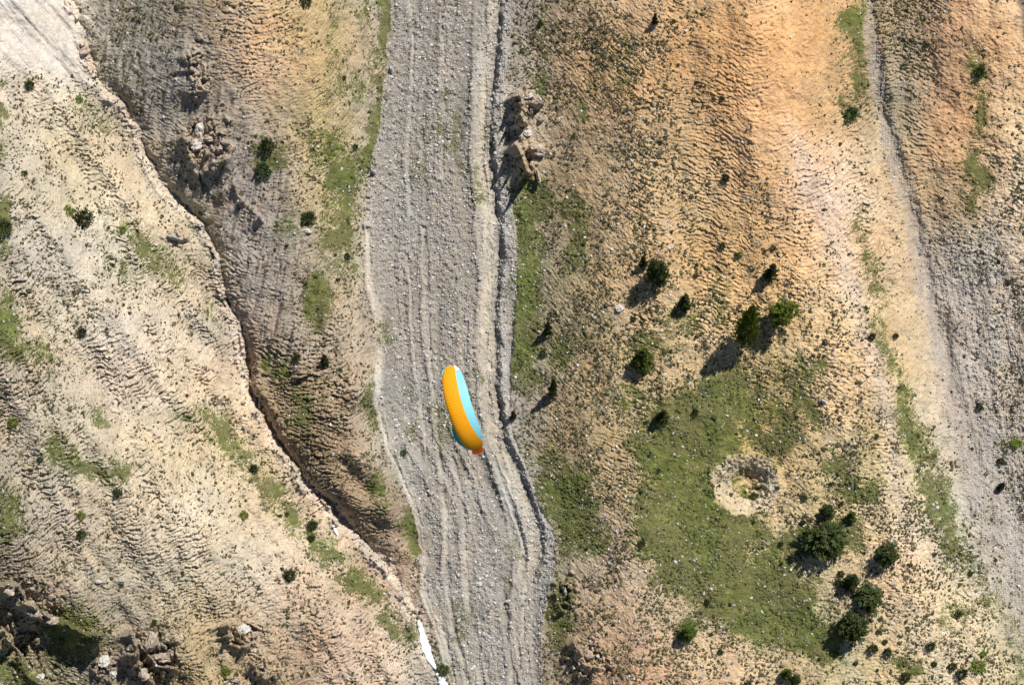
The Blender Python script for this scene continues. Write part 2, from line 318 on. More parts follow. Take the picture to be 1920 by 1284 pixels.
H += np.maximum(rockm, rimrock*.8)*((rr-.3)*2.1+np.minimum(f2-f1, .4)*1.6)
f1, f2, ox, oy, rr = vor((P+wx2*.5)/5.5, (Q+wy2*.5)/7, 161)
H += np.maximum(rockm, rimrock*.8)*(rr-.3)*.7
# terracettes: scale-like treads that break off downhill
El = E/(PS*SA)
cw = P+fbm(P/50, Q/50, 60, 3)*50+fbm(P/24, Q/24, 62, 3)*26; ce = -El+fbm(P/26, Q/26, 63, 3)*24
f1, f2, ox, oy, rr = vor(cw/12.5, ce/9.0, 64)
edge = sst(0, .22, f2-f1)
tr = (oy*.62+.10*ox)*edge-.15*(1-edge)+(rr-.5)*.16
f1b, f2b, oxb, oyb, rrb = vor(cw/7+7, ce/5.2, 65)
trb = oyb*.4*sst(0, .25, f2b-f1b)
tamt = terr*(1-chan)*(1-smooth_white)*(1-.8*rockm)*(1-.9*gul)*(1-.9*sst(.35, .8, grass))
tamt = tamt*(1-.55*wash)
patchy = sst(-.16, .12, fbm(P/60, Q/60, 66, 3))
lamp_ = 1+.60*lefth-.22*(1-lefth)+1.3*(1-lefth)*(1-sst(680, 760, P))*sst(420, 600, Q)
H += lamp_*tamt*(tr*.86*(.35+.75*patchy)+trb*.52)+(.30+.35*lefth)*trb*(1-tamt)*(1-chan)*(1-smooth_white)*(1-gul)
lowedge = sst(.0, .5, oy)*(1-.8*edge)*tamt
# stony grain everywhere, stronger in gravel
f1, f2, ox, oy3, rr3 = vor(P/4.2, Q/4.2, 67)
grain = np.minimum(f2-f1, .5)*(.4+rr3)
STR = [("690,430 692,520 708,590 712,660 708,740 722,830 750,900 780,960 795,1040 795,1110 830,1200 850,1300", 8, 1), ("795,430 800,620 812,720 822,830 835,960 838,1080 850,1180 880,1284", 6, .8),
 ("905,-100 900,150 898,300 905,400 912,520 905,640 912,760 930,860 955,940 975,1040 975,1150 960,1284", 11, 1), ("850,860 868,960 872,1080 880,1150", 6, .8), ("940,1090 950,1180 968,1300", 8, .8), ("765,480 775,650 790,760 800,860", 4, .6), ("770,-50 775,120 765,280 770,400", 5, .6), ("830,-50 832,200 828,330", 5, .5)]
strips = np.zeros_like(P); jx = slice(*np.searchsorted(ax_p, [640, 1080]))
for s_, w_, a_ in STR:
    d_, g2, _ = pdist(P[:, jx], Q[:, jx], pl(s_)); d_ = d_*g2+(fbm(P/12, Q/30, 83, 3)*10)[:, jx]
    strips[:, jx] = np.maximum(strips[:, jx], a_*(1-sst(w_*.5, w_*1.5, np.abs(d_))))
    H[:, jx] += chan[:, jx]*(.35*a_*np.exp(-((d_+w_*1.3)/3.5)**2)+.35*a_*np.exp(-((d_-w_*1.3)/3.5)**2)-.15*np.exp(-(d_/w_)**2))
strips = strips*chan
smoothstrip = np.maximum(chan*sst(.60, .72, 1-rid)*.6, strips)
H += grain*(.10+.26*np.maximum(chan*(1-.75*smoothstrip), np.maximum(gul, wash))+.16*dots)*(1-.8*smooth_white)
H += fbm(P/6, Q/6, 68, 2)*(.35+.25*chan)*(1-.7*smooth_white)*(1-.5*smoothstrip)
H += wash*(fbm((P*.97-Q*.2)/8, Q/70, 169, 3)*.4)+gul*fbm(P/6, Q/40, 170, 3)*.6
H += smooth_white*(fbm((P*.75-Q*.66)/14, (P*.66+Q*.75)/110, 69, 4)*1.3+fbm(P/9, Q/9, 70, 3)*.35)

# ---- albedo attribute (soil kinds, with some slope shade kept in the painted tones)
col = soil.copy()
def mixc(m, c):
    global col
    m = m[..., None]; col = col*(1-m)+lin(np.array(c)/255.)*m
greyv = .80+.38*rid+fbm(P/14, Q/220, 71, 3)*.5
gcol = lin(np.array([164, 157, 145])/255.)[None, None]*greyv[..., None]
gcol = gcol*(1+.10*smoothstrip[..., None]+.30*strips[..., None])
col = col*(1-chan[..., None])+gcol*chan[..., None]
cream = chan*np.exp(-((insd+14)/9)**2)*infade*.7
mixc(cream, (216, 203, 180))
mixc(chan*np.exp(-((insd-16)/8)**2)*infade*.55, (196, 192, 186))
mixc(np.exp(-(np.abs(P-xl-7)/7)**2)*.75*sst(300, 420, Q), (208, 199, 184))
mixc(gul*.85, (172, 163, 154)); mixc(np.clip(wash*(.3+1.6*fbm((P*.97-Q*.2)/13, Q/150, 14, 3)+.35), 0, .9), (194, 184, 172))
mixc(smooth_white, (236, 224, 208))
mixc(np.exp(-((ravsd+12)/11)**2)*ravfade*.55*sst(120, 260, Q), (240, 224, 202))
cst = np.exp(-((P-np.interp(Q, [180, 300, 450, 700, 1000], [1460, 1505, 1570, 1650, 1700])+rag*1.5)/np.interp(Q, [200, 320, 700], [10, 26, 22]))**2)*sst(170, 300, Q)*(1-sst(900, 1150, Q)); mixc(cst*.6, (222, 203, 186)); tamt_c = cst
mixc(sst(2, 14, ravsd)*(1-sst(60, 130, ravsd+rag))*sst(560, 660, Q)*(1-sst(980, 1080, Q))*.6, (140, 122, 100))  # brown-grey ravine bank, its colour darkened to carry the shade on it
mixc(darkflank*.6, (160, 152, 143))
mixc(rockm*.5, (196, 172, 146)); mixc(rimrock*.6, (222, 205, 188))
mixc((1-sst(25, 62, rc+rag))*.8*0+(sst(24, 32, rc)*(1-sst(58, 68, rc)))*.75, (206, 190, 164))
grass = grass*(1-sst(24, 32, rc)*(1-sst(58, 70, rc)))
mixc(np.exp(-((ravsd+4)/10)**2)*ravfade*.7*sst(820, 900, Q), (222, 208, 190))
v = (1+fbm(P/30, Q/30, 72, 4)*.35+fbm(P/9+Q/60, Q/45, 172, 4)*.32*(1-chan)+(rr3-.5)*.16)[..., None]
hue = fbm(P/55, Q/55, 73, 3)[..., None]
col = col*v*(1+hue*np.array([.14, .0, -.16]))
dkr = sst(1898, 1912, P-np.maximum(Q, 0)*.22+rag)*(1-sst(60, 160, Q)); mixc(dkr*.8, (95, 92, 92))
mid_ = col.mean(-1, keepdims=True); lf = ((1-sst(-40, 20, ravsd))*.16)[..., None]; col = col*(1-lf)+mid_*lf*.97
col = np.clip(col*0.62*(1-.15*(1-sst(-40, 20, ravsd)))[..., None], .01, .85)
grass = np.clip(grass*(1-chan)*(1-.8*gul)+chan*.62*sst(.08, .3, fbm(P/60, Q/90, 74, 4)), 0, 1)
grass = np.clip(grass+(1-chan)*(1-smooth_white)*(.30*dots+lowedge*(.38+.5*np.clip(grass*1.6, 0, 1))), 0, 1)

U = (P-960)*PS*(1-H/DIST); V = (642-Q)*PS*(1-H/DIST)
X = U; Y = V*CA-H*SA; Z = V*SA+H*CA
ny, nx = P.shape
co = np.stack([X, Y, Z], -1).reshape(-1, 3).astype(np.float32)
def hgt(p, q):
    i = np.clip(np.searchsorted(ax_p, p), 1, nx-1); j = np.clip(np.searchsorted(ax_q, q), 1, ny-1)
    fx = (p-ax_p[i-1])/(ax_p[i]-ax_p[i-1]); fy = (q-ax_q[j-1])/(ax_q[j]-ax_q[j-1])
    return (H[j-1, i-1]*(1-fx)+H[j-1, i]*fx)*(1-fy)+(H[j, i-1]*(1-fx)+H[j, i]*fx)*fy
def look(G, p, q):
    return G[np.clip(np.searchsorted(ax_q, q), 0, ny-1), np.clip(np.searchsorted(ax_p, p), 0, nx-1)]
def ground(p, q, lift=0.0):
    h = hgt(p, q)+lift
    return F2W((p-960)*PS*(1-h/DIST), (642-q)*PS*(1-h/DIST), h)

# ------------------------------------------------------------------ materials
def newmat(name):
    m = bpy.data.materials.new(name); m.use_nodes = True; t = m.node_tree; t.nodes.clear()
    o = t.nodes.new('ShaderNodeOutputMaterial'); b = t.nodes.new('ShaderNodeBsdfPrincipled')
    t.links.new(b.outputs[0], o.inputs[0]); b.inputs['Roughness'].default_value = .9
    b.inputs['Specular IOR Level'].default_value = .15
    return m, t, b
def N(t, kind, **kw):
    x = t.nodes.new(kind)
    for k, v_ in kw.items():
        if k.startswith('i_'): x.inputs[k[2:].replace('_', ' ')].default_value = v_
        else: setattr(x, k, v_)
    return x
def mixrgb(t, fac, a, b, mode='MIX'):
    x = t.nodes.new('ShaderNodeMix'); x.data_type = 'RGBA'; x.blend_type = mode
    for s_, v_ in ((0, fac), (6, a), (7, b)):
        if hasattr(v_, 'is_output'): t.links.new(v_, x.inputs[s_])
        else: x.inputs[s_].default_value = v_ if s_ == 0 else (*v_, 1)
    return x.outputs[2]
def ramp(t, src, a, b, lo=0.0, hi=1.0):
    x = t.nodes.new('ShaderNodeMapRange'); x.interpolation_type = 'SMOOTHSTEP'
    for k, v_ in zip((1, 2, 3, 4), (a, b, lo, hi)): x.inputs[k].default_value = v_
    t.links.new(src, x.inputs[0]); return x.outputs[0]
def math_(t, op, a, b):
    x = t.nodes.new('ShaderNodeMath'); x.operation = op
    for k, v_ in ((0, a), (1, b)):
        if hasattr(v_, 'is_output'): t.links.new(v_, x.inputs[k])
        else: x.inputs[k].default_value = v_
    return x.outputs[0]

m_ground, t, b = newmat("mountain_soil")
tc = t.nodes.new('ShaderNodeTexCoord'); obj_c = tc.outputs['Object']
def noise(scale, det=4, rough=.6, src=obj_c, t=t):
    x = N(t, 'ShaderNodeTexNoise', i_Scale=scale, i_Detail=det, i_Roughness=rough); t.links.new(src, x.inputs['Vector']); return x.outputs[0]
at = N(t, 'ShaderNodeAttribute', attribute_name='soil'); ag = N(t, 'ShaderNodeAttribute', attribute_name='cover')
sep = t.nodes.new('ShaderNodeSeparateColor'); t.links.new(ag.outputs[0], sep.inputs[0])
gmask, dmask, smask = sep.outputs[0], sep.outputs[1], sep.outputs[2]
nf = noise(3.4, 5, .8); nm = noise(.5, 4, .6); nl = noise(.12, 3, .6)
base = mixrgb(t, 1.0, at.outputs[0], mixrgb(t, ramp(t, nf, .25, .75), (.70, .69, .68), (1.28, 1.27, 1.25)), 'MULTIPLY')
# pale and dark stones
vo = N(t, 'ShaderNodeTexVoronoi', i_Scale=3.0, i_Randomness=1.0); t.links.new(obj_c, vo.inputs['Vector'])
sc = t.nodes.new('ShaderNodeSeparateColor'); t.links.new(vo.outputs['Color'], sc.inputs[0])
stone_f = math_(t, 'MULTIPLY', ramp(t, vo.outputs['Distance'], .34, .2), ramp(t, smask, .1, .9))
stone_c = mixrgb(t, ramp(t, sc.outputs[0], .1, .95), (.10, .097, .092), (.50, .48, .45))
base = mixrgb(t, math_(t, 'MULTIPLY', stone_f, .62), base, stone_c)
# grass and low tufts
gcol1 = mixrgb(t, ramp(t, nf, .3, .7), (.050, .054, .018), (.135, .132, .046))
gcol2 = mixrgb(t, ramp(t, nl, .42, .62), gcol1, mixrgb(t, ramp(t, nm, .3, .7), (.054, .070, .015), (.116, .132, .031)))
th = math_(t, 'ADD', math_(t, 'MULTIPLY', nf, .55), math_(t, 'MULTIPLY', nm, .45))
gsel = ramp(t, math_(t, 'SUBTRACT', math_(t, 'ADD', math_(t, 'MULTIPLY', math_(t, 'POWER', gmask, 1.35), .98), .06), math_(t, 'ADD', math_(t, 'MULTIPLY', math_(t, 'SUBTRACT', nf, .5), 2.3), math_(t, 'ADD', math_(t, 'MULTIPLY', math_(t, 'SUBTRACT', nm, .5), 1.3), .5))), -.12, .16)
base = mixrgb(t, math_(t, 'MULTIPLY', gsel, .93), base, gcol2)
t.links.new(base, b.inputs['Base Color'])
bh = math_(t, 'ADD', math_(t, 'MULTIPLY', nf, .35), math_(t, 'MULTIPLY', stone_f, .16))
bp = N(t, 'ShaderNodeBump', i_Strength=.75, i_Distance=.5); t.links.new(bh, bp.inputs['Height']); t.links.new(bp.outputs[0], b.inputs['Normal'])
b.inputs['Roughness'].default_value = .95; b.inputs['Specular IOR Level'].default_value = .08

def attr_mat(name, nscale=6.0, amp=.3, rough=.9, spec=.12, bump=.0, trans=0):
    m, t, b = newmat(name)
    tc = t.nodes.new('ShaderNodeTexCoord')
    a = N(t, 'ShaderNodeAttribute', attribute_name='tint')
    n_ = N(t, 'ShaderNodeTexNoise', i_Scale=nscale, i_Detail=4.0, i_Roughness=.65); t.links.new(tc.outputs['Object'], n_.inputs['Vector'])
    c_ = mixrgb(t, 1.0, a.outputs[0], mixrgb(t, ramp(t, n_.outputs[0], .25, .75), (1-amp,)*3, (1+amp,)*3), 'MULTIPLY')
    t.links.new(c_, b.inputs['Base Color']); b.inputs['Roughness'].default_value = rough; b.inputs['Specular IOR Level'].default_value = spec
    if bump:
        bp = N(t, 'ShaderNodeBump', i_Strength=bump, i_Distance=.25); t.links.new(n_.outputs[0], bp.inputs['Height']); t.links.new(bp.outputs[0], b.inputs['Normal'])
    return m
m_stone = attr_mat("loose_stone", 5, .25, bump=.4)
m_tuft = attr_mat("dry_tussock", 8, .45)
def flat_mat(name, c1, c2, scale=3.0, rough=.85, spec=.15, bump=0.0, trans=0.0, rnd=0.0):
    m, t, b = newmat(name)
    tc = t.nodes.new('ShaderNodeTexCoord')
    n_ = N(t, 'ShaderNodeTexNoise', i_Scale=scale, i_Detail=5.0, i_Roughness=.65); t.links.new(tc.outputs['Object'], n_.inputs['Vector'])
    c = mixrgb(t, ramp(t, n_.outputs[0], .3, .7), c1, c2)
    if rnd:
        oi = t.nodes.new('ShaderNodeObjectInfo'); c = mixrgb(t, 1.0, c, mixrgb(t, oi.outputs['Random'], (1-rnd,)*3, (1+rnd,)*3), 'MULTIPLY')
    t.links.new(c, b.inputs['Base Color']); b.inputs['Roughness'].default_value = rough; b.inputs['Specular IOR Level'].default_value = spec
    if bump:
        bp = N(t, 'ShaderNodeBump', i_Strength=bump, i_Distance=.3); t.links.new(n_.outputs[0], bp.inputs['Height']); t.links.new(bp.outputs[0], b.inputs['Normal'])
    if trans:
        tr_ = t.nodes.new('ShaderNodeBsdfTranslucent'); t.links.new(c, tr_.inputs[0]); ms = t.nodes.new('ShaderNodeMixShader'); ms.inputs[0].default_value = trans
        o = [x for x in t.nodes if x.type == 'OUTPUT_MATERIAL'][0]
        t.links.new(b.outputs[0], ms.inputs[1]); t.links.new(tr_.outputs[0], ms.inputs[2]); t.links.new(ms.outputs[0], o.inputs[0])
    return m
m_larch = flat_mat("larch_needles", (.050, .078, .014), (.115, .150, .024), 1.3, .7, .2, trans=.25)
m_larch2 = flat_mat("larch_needles_yellow", (.062, .092, .012), (.150, .185, .024), 1.3, .7, .2, trans=.25)
m_pine = flat_mat("pine_needles", (.022, .036, .011), (.075, .095, .024), 1.2, .7, .2, trans=.12)
m_jun = flat_mat("juniper_leaves", (.022, .040, .014), (.055, .080, .022), 2.2, .75, .2, trans=.12)
m_fresh = flat_mat("fresh_leaves", (.10, .15, .015), (.20, .25, .03), 2.0, .7, .2, trans=.25)
m_bark = flat_mat("bark", (.10, .075, .055), (.20, .16, .12), 4, .95, .1, .5)
m_rock = flat_mat("limestone", (.17, .135, .105), (.40, .33, .26), .9, .92, .1, .7)
m_rockw = flat_mat("pale_limestone", (.28, .26, .24), (.52, .48, .43), .8, .9, .1, .6)
m_rockg = flat_mat("grey_rock", (.22, .208, .19), (.40, .38, .35), 1.1, .9, .12, .6)
m_snow = flat_mat("old_snow", (.62, .63, .64), (.90, .91, .92), 1.5, .6, .3, .3)

# ------------------------------------------------------------------ helpers for objects
def mesh_np(name, co, faces_flat, nper, mats, tint=None, smooth=True):
    me = bpy.data.meshes.new(name); nv = len(co); nf_ = len(faces_flat)//nper
    me.vertices.add(nv); me.vertices.foreach_set('co', np.ascontiguousarray(co, np.float32).ravel())
    me.loops.add(len(faces_flat)); me.loops.foreach_set('vertex_index', faces_flat.astype(np.int32))
    me.polygons.add(nf_); me.polygons.foreach_set('loop_start', np.arange(0, nf_*nper, nper, dtype=np.int32)); me.polygons.foreach_set('loop_total', np.full(nf_, nper, np.int32))
    me.polygons.foreach_set('use_smooth', np.full(nf_, smooth, bool))
    me.update(calc_edges=True)
    if tint is not None:
        a = me.attributes.new('tint', 'FLOAT_COLOR', 'POINT'); a.data.foreach_set('color', np.c_[tint, np.ones(nv)].astype(np.float32).ravel())
    me.materials.append(mats); return me
def link(name, me, parent=None):
    o = bpy.data.objects.new(name, me); C.objects.link(o)
    if parent: o.parent = parent
    return o
def tag(o, label=None, cat=None, group=None, kind=None):
    if label: o['label'] = label
    if cat: o['category'] = cat
    if group: o['group'] = group
    if kind: o['kind'] = kind
    return o

# ------------------------------------------------------------------ terrain
idx = np.arange(ny*nx).reshape(ny, nx)
quads = np.stack([idx[:-1, :-1], idx[1:, :-1], idx[1:, 1:], idx[:-1, 1:]], -1).reshape(-1)
me = mesh_np("terrain", co, quads, 4, m_ground)
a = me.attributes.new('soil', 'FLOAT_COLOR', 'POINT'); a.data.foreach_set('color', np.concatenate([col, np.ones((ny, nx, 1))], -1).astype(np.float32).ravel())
stm = np.clip(np.maximum(np.maximum(chan*(1-.92*smoothstrip), gul*.8), np.maximum(wash*.8, dots*.35))*(1-smooth_white), 0, 1)
a = me.attributes.new('cover', 'FLOAT_COLOR', 'POINT'); a.data.foreach_set('color', np.stack([grass, dots, stm, np.ones_like(grass)], -1).astype(np.float32).ravel())
terrain = tag(link("terrain", me), kind='structure')

# ------------------------------------------------------------------ scattered stuff as single meshes
g_ = (1+5**.5)/2
ICO = np.array([(-1,g_,0),(1,g_,0),(-1,-g_,0),(1,-g_,0),(0,-1,g_),(0,1,g_),(0,-1,-g_),(0,1,-g_),(g_,0,-1),(g_,0,1),(-g_,0,-1),(-g_,0,1)])/math.hypot(1, g_)
ICF = np.array([(0,11,5),(0,5,1),(0,1,7),(0,7,10),(0,10,11),(1,5,9),(5,11,4),(11,10,2),(10,7,6),(7,1,8),(3,9,4),(3,4,2),(3,2,6),(3,6,8),(3,8,9),(4,9,5),(2,4,11),(6,2,10),(8,6,7),(9,8,1)])
def scatter(name, p, q, size, flat, tint, mat, jit=.25, sink=.25, spike=0.0):
    n = len(p); h = hgt(p, q)
    S = np.stack([size*rng.uniform(.7, 1.3, n), size*rng.uniform(.7, 1.3, n), size*flat*rng.uniform(.8, 1.2, n)], -1)
    v_ = ICO[None]*(1+rng.uniform(-jit, jit, (n, 12, 1)))
    if spike: v_ = v_*(1+spike*(rng.random((n, 12, 1)) > .6))
    v_ = v_*S[:, None]
    a = rng.uniform(0, 6.28, n); c, s = np.cos(a)[:, None], np.sin(a)[:, None]
    x = v_[..., 0]*c-v_[..., 1]*s; y = v_[..., 0]*s+v_[..., 1]*c; z = v_[..., 2]
    k = 1-h/DIST
    u = ((p-960)*PS*k)[:, None]+x; vv = ((642-q)*PS*k)[:, None]+y; nn = (h+size*flat*(1-2*sink)*.6)[:, None]+z
    co_ = np.stack(F2W(u, vv, nn), -1).reshape(-1, 3)
    fc = (ICF[None]+12*np.arange(n)[:, None, None]).reshape(-1)
    tt_ = np.repeat(tint, 12, 0)
    return link(name, mesh_np(name, co_, fc, 3, mat, tt_, smooth=False))
def pick(n, field, xr_=(-330, 2250), yr_=(-330, 1614)):
    p = rng.uniform(*xr_, n*6); q = rng.uniform(*yr_, n*6)
    k = rng.random(n*6) < field(p, q); return p[k][:n], q[k][:n]
def greys(n, lo=.12, hi=.50, warm=.06):
    g = rng.beta(1.6, 1.8, n)*(hi-lo)+lo; w_ = rng.uniform(.02, warm+.05, n)
    return np.stack([g*(1+w_), g, g*(1-w_)], -1)
p, q = pick(64000, lambda a, b: look(stm, a, b)*(.35+.65*look(chan, a, b)))
sz = .065+.24*rng.random(len(p))**8+.075*rng.random(len(p))
tag(scatter("gravel_stones", p, q, sz, .65, greys(len(p)), m_stone), "loose grey and pale stones strewn over the gravel", "gravel", kind='stuff')
field = (1-chan)*(1-smooth_white)*(1-gul)*np.clip(dots*1.1*sst(-.22, .12, fbm(P/28, Q/28, 101, 3))+.25*lowedge, 0, 1)
p, q = pick(84000, lambda a, b: look(field, a, b)**1.4)
sz = .13+.15*rng.random(len(p))**2+.16*(rng.random(len(p)) > .985)
gm = look(grass, p, q)[:, None]
tb = np.array([.066, .056, .032])*(1-gm)+np.array([.055, .064, .022])*gm
tb = tb*rng.uniform(.6, 1.9, (len(p), 1))*np.stack([rng.uniform(.9, 1.2, len(p)), np.ones(len(p)), np.ones(len(p))], -1)
tag(scatter("grass_tussocks", p, q, sz, .7, tb, m_tuft, .35, .35, .3), "low dark tussocks dotted over the bare slopes", "tussocks", kind='stuff')
f2_ = np.clip((1-chan)*(1-smooth_white)*(.10+.25*dots)*(1-.8*sst(.3,.7,grass))+(.9*rockm+.5*np.exp(-(ravd/14)**2)), 0, 1)
p, q = pick(11000, lambda a, b: look(f2_, a, b))
sz = .06+.20*rng.random(len(p))**5
tag(scatter("slope_stones", p, q, sz*(1-.35*look(grass, p, q)), .7, greys(len(p), .20, .46, .16), m_stone), "pale stones scattered on the soil slopes", "stones", kind='stuff')

# ------------------------------------------------------------------ individual boulders
import bmesh
def rock_mesh(name, seed, mat, sub=3, crag=.35, cuts=9):
    r = random.Random(seed); bm = bmesh.new(); bmesh.ops.create_icosphere(bm, subdivisions=sub, radius=1)
    pls = []
    for k in range(cuts):
        d = Vector((r.gauss(0, 1), r.gauss(0, 1), r.gauss(0, .8))).normalized(); pls.append((d, r.uniform(.55, .88)))
    sx = r.uniform(0, 50)
    from mathutils import noise as mn
    for v_ in bm.verts:
        for d, o in pls:
            e = v_.co.dot(d)
            if e > o: v_.co -= d*(e-o)*.9
        nn = mn.fractal(v_.co*1.6+Vector((sx, 0, 0)), .7, 2.1, 4)
        v_.co *= 1+crag*nn*.6
    me = bpy.data.meshes.new(name); bm.to_mesh(me); bm.free(); me.materials.append(mat)
    for f in me.polygons: f.use_smooth = False
    return me
rocks = [rock_mesh("stone", 10+k, [m_rockg, m_rock, m_rockw][k % 3], 2, .3, 7) for k in range(9)]
crags = [rock_mesh("boulder", 50+k, [m_rock, m_rockw, m_rockg][k % 3], 4, .6, 14) for k in range(9)]
def put_rock(name, me, px, py, size, label, cat, group=None, flat=.75, sink=.2, rz=None, asp=1.0):
    o = link(name, me); h = size*flat
    x, y, z = ground(np.array([px]), np.array([py]), (1-2*sink)*h*.5)
    o.location = (x[0], y[0], z[0]); o.scale = (size*asp, size/asp, h); o.rotation_euler = (TILT*.7, 0, random.uniform(0, 6.28) if rz is None else rz)
    tag(o, label, cat, group); return o
for (px, py, s_, k, lab, asp) in [
    (1006,194,2.9,0,"large tan boulder at the right edge of the gravel channel casting the wide upper shadow",1.1),
    (1008,284,2.8,3,"large tan boulder beside the gravel channel, below the bigger one of the pair",1.2),
    (1009,330,1.5,6,"narrow upright purplish rock standing right of the lower large boulder",.6),
    (1003,300,1.0,1,"small round grey boulder on top of the narrow upright rock",1.0),
    (990,180,1.5,1,"pale boulder capping the outcrop above the upper large boulder",1.2),
    (1015,225,1.3,0,"mid sized pinkish boulder right of the upper large boulder",1.0),
    (990,250,1.4,1,"pale rounded boulder between the two large shadowed boulders",1.0),
    (372,240,2.2,4,"white limestone outcrop rising from the grey flank, upper block",.8),
    (368,272,2.0,1,"white limestone block casting a long dark shadow on the grey flank",.9),
    (392,262,1.3,3,"small ochre rock at the right foot of the white limestone outcrop",1.3),
    (422,268,1.6,0,"dark topped rock right of the white limestone outcrop",1.4),
    (285,1205,3.0,0,"tall craggy outcrop with a deep shadow near the lower left corner",.8),
    (305,1232,2.6,3,"craggy block on the right shoulder of the lower left outcrop",1.2),
    (268,1262,2.2,6,"shaded crag under the tall lower left outcrop at the frame edge",1.0),
    (195,1240,2.0,1,"pale rounded boulder cluster left of the tall lower left outcrop",.9),
    (210,1262,1.4,4,"smaller pale boulder below the rounded boulder, at the bottom edge",1.0),
    (455,1180,2.1,1,"pale rock outcrop with shadow below it on the lower left slope",1.2),
    (478,1190,1.5,0,"reddish rock at the right end of the pale outcrop on the lower left slope",1.2),
    (490,1245,1.8,3,"low brown crag below the pale outcrop on the lower left slope",1.1),
    (445,1274,1.5,1,"flat pale boulder at the bottom edge left of centre",1.6),
    (75,1267,1.7,1,"round cream boulder on the light bank in the lower left corner",1.0),
    (65,1150,2.3,0,"brown crag between dark clefts at the lower left edge",1.4),
    (100,1165,1.7,3,"brown crag right of the dark cleft at the lower left edge",1.3),
    (15,1105,2.2,6,"dark crag touching the left edge above the clefts",1.3),
    (1105,1228,1.9,0,"dark crag in the brown slope right of the channel, near the bottom",1.1),
    (1090,1245,1.3,3,"second dark crag just below left of the bottom slope crag",1.0),
    (1060,1108,1.2,2,"small dark crag by the green bank at the channel bend",.8),
    (1162,578,1.35,1,"flat grey white boulder in a ring of grass left of the pines",1.0),
    (1543,752,1.1,2,"flat grey boulder among grass right of the bright larches",1.2),
    (733,130,1.3,2,"blue grey boulder on the left rim of the channel near the top",.8),
    (700,322,.9,2,"grey boulder on the left rim of the channel below the grass corner",1.0),
    (730,1112,.8,2,"small grey boulder on the pale slope left of the snow patch",1.0),
    (905,955,.8,2,"blue grey stone standing beside the pale track in the lower channel",.8),
    (898,1094,1.0,1,"largest pale stone in the middle of the lower channel",1.1),
    (577,433,1.0,1,"pale flat stone below the dark bush left of the channel",1.2),
    (578,660,.8,1,"pale upright stone beside the two shadowed bushes left of the channel",.6),
    (441,1053,.75,1,"round white boulder alone on the cream slope",1.0),
    (185,1090,.8,1,"white stone above the brown slope near the lower left crags",1.3),
    (322,445,1.6,2,"flat grey slab on the sunny side of the ravine rim",2.0),
    (405,495,1.7,2,"grey block sitting on the ravine rim with shadow at its right",.8),
    (487,755,1.1,1,"white elongated rock in the ravine bed halfway down",.5),
    (1025,1052,.9,2,"grey blue stone at the outer bend of the channel rim",1.2),
    (953,1126,.7,1,"flat pale stone at the head of the gravel fan in the bend",1.3),
    (985,1158,.6,2,"slim grey stone on the gravel fan below the bend",.5)]:
    put_rock("boulder", crags[k], px, py, s_*.62, lab, "boulder", flat=1.35 if s_ > 2.5 else .95, asp=asp, sink=.12, rz=random.uniform(-.4, .4))
def indiv(n, field, lab, grp, s0, s1, xs, ys):
    p, q = pick(n, field, xs, ys)
    for k in range(len(p)):
        put_rock("stone", rocks[(k*5+k//3) % 9], p[k], q[k], random.uniform(s0, s1)*(1+.6*(random.random() > .9)), lab, "stone", grp)
indiv(200, lambda a, b: look(chan, a, b)*(1-.8*look(smoothstrip, a, b))*.9, "fist to knee high angular stone lying loose in the broad gravel channel", "stones lying in the gravel channel", .17, .30, (690, 1040), (0, 1280))
indiv(40, lambda a, b: look(gul+wash, a, b)*.6, "pale angular stone lying in the stony wash at the right edge", "stones lying in the right hand wash", .14, .26, (1600, 1915), (0, 1280))
indiv(40, lambda a, b: look(grass, a, b)**2*(1-look(chan, a, b)), "small pale stone lying on a grassy part of the slopes", "stones lying in the grass", .13, .22, (10, 1900), (0, 1280))

# ------------------------------------------------------------------ snow left in the ravine
def snow(s, wd, label):
    poly = np.array(pl(s)); n = 40; tt_ = np.linspace(0, 1, n)
    L = np.r_[0, np.cumsum(np.hypot(*np.diff(poly, axis=0).T))]; L /= L[-1]
    cx = np.interp(tt_, L, poly[:, 0]); cy = np.interp(tt_, L, poly[:, 1]); hw = np.interp(tt_, np.linspace(0, 1, len(wd)), wd)
    dx = np.gradient(cx); dy = np.gradient(cy); l = np.hypot(dx, dy); m = 11
    ss = np.linspace(-1, 1, m); wob = 1+fbm(tt_*9, tt_*0+3, 5, 3)*1.0
    pp = cx[:, None]+(-dy/l*hw*wob)[:, None]*ss; qq = cy[:, None]+(dx/l*hw*wob)[:, None]*ss
    h = hgt(pp, qq); hs = (h.mean(1, keepdims=True)*.5+h*.5)+.55*(1-ss**2)[None]**.5+.05
    hs = np.where(np.abs(ss)[None] > .99, h-.25, np.maximum(hs, h+.12))
    X_, Y_, Z_ = F2W((pp-960)*PS*(1-hs/DIST), (642-qq)*PS*(1-hs/DIST), hs)
    id_ = np.arange(n*m).reshape(n, m); f = np.stack([id_[:-1, :-1], id_[1:, :-1], id_[1:, 1:], id_[:-1, 1:]], -1).reshape(-1)
    tag(link("snow_patch", mesh_np("snow_patch", np.stack([X_, Y_, Z_], -1).reshape(-1, 3), f, 4, m_snow)), label, "snow patch")
snow("784,1162 790,1182 797,1210 806,1235 818,1255", [2, 7, 9, 8, 6, 3], "bright white snow strip filling the bottom of the ravine by the channel")
snow("818,1262 826,1272 834,1290", [3, 7, 9], "small snow remnant at the bottom edge below the green bush")
snow("624,985 629,995 633,1003", [2, 3.5, 2], "tiny white snow remnant in the ravine bed higher up")

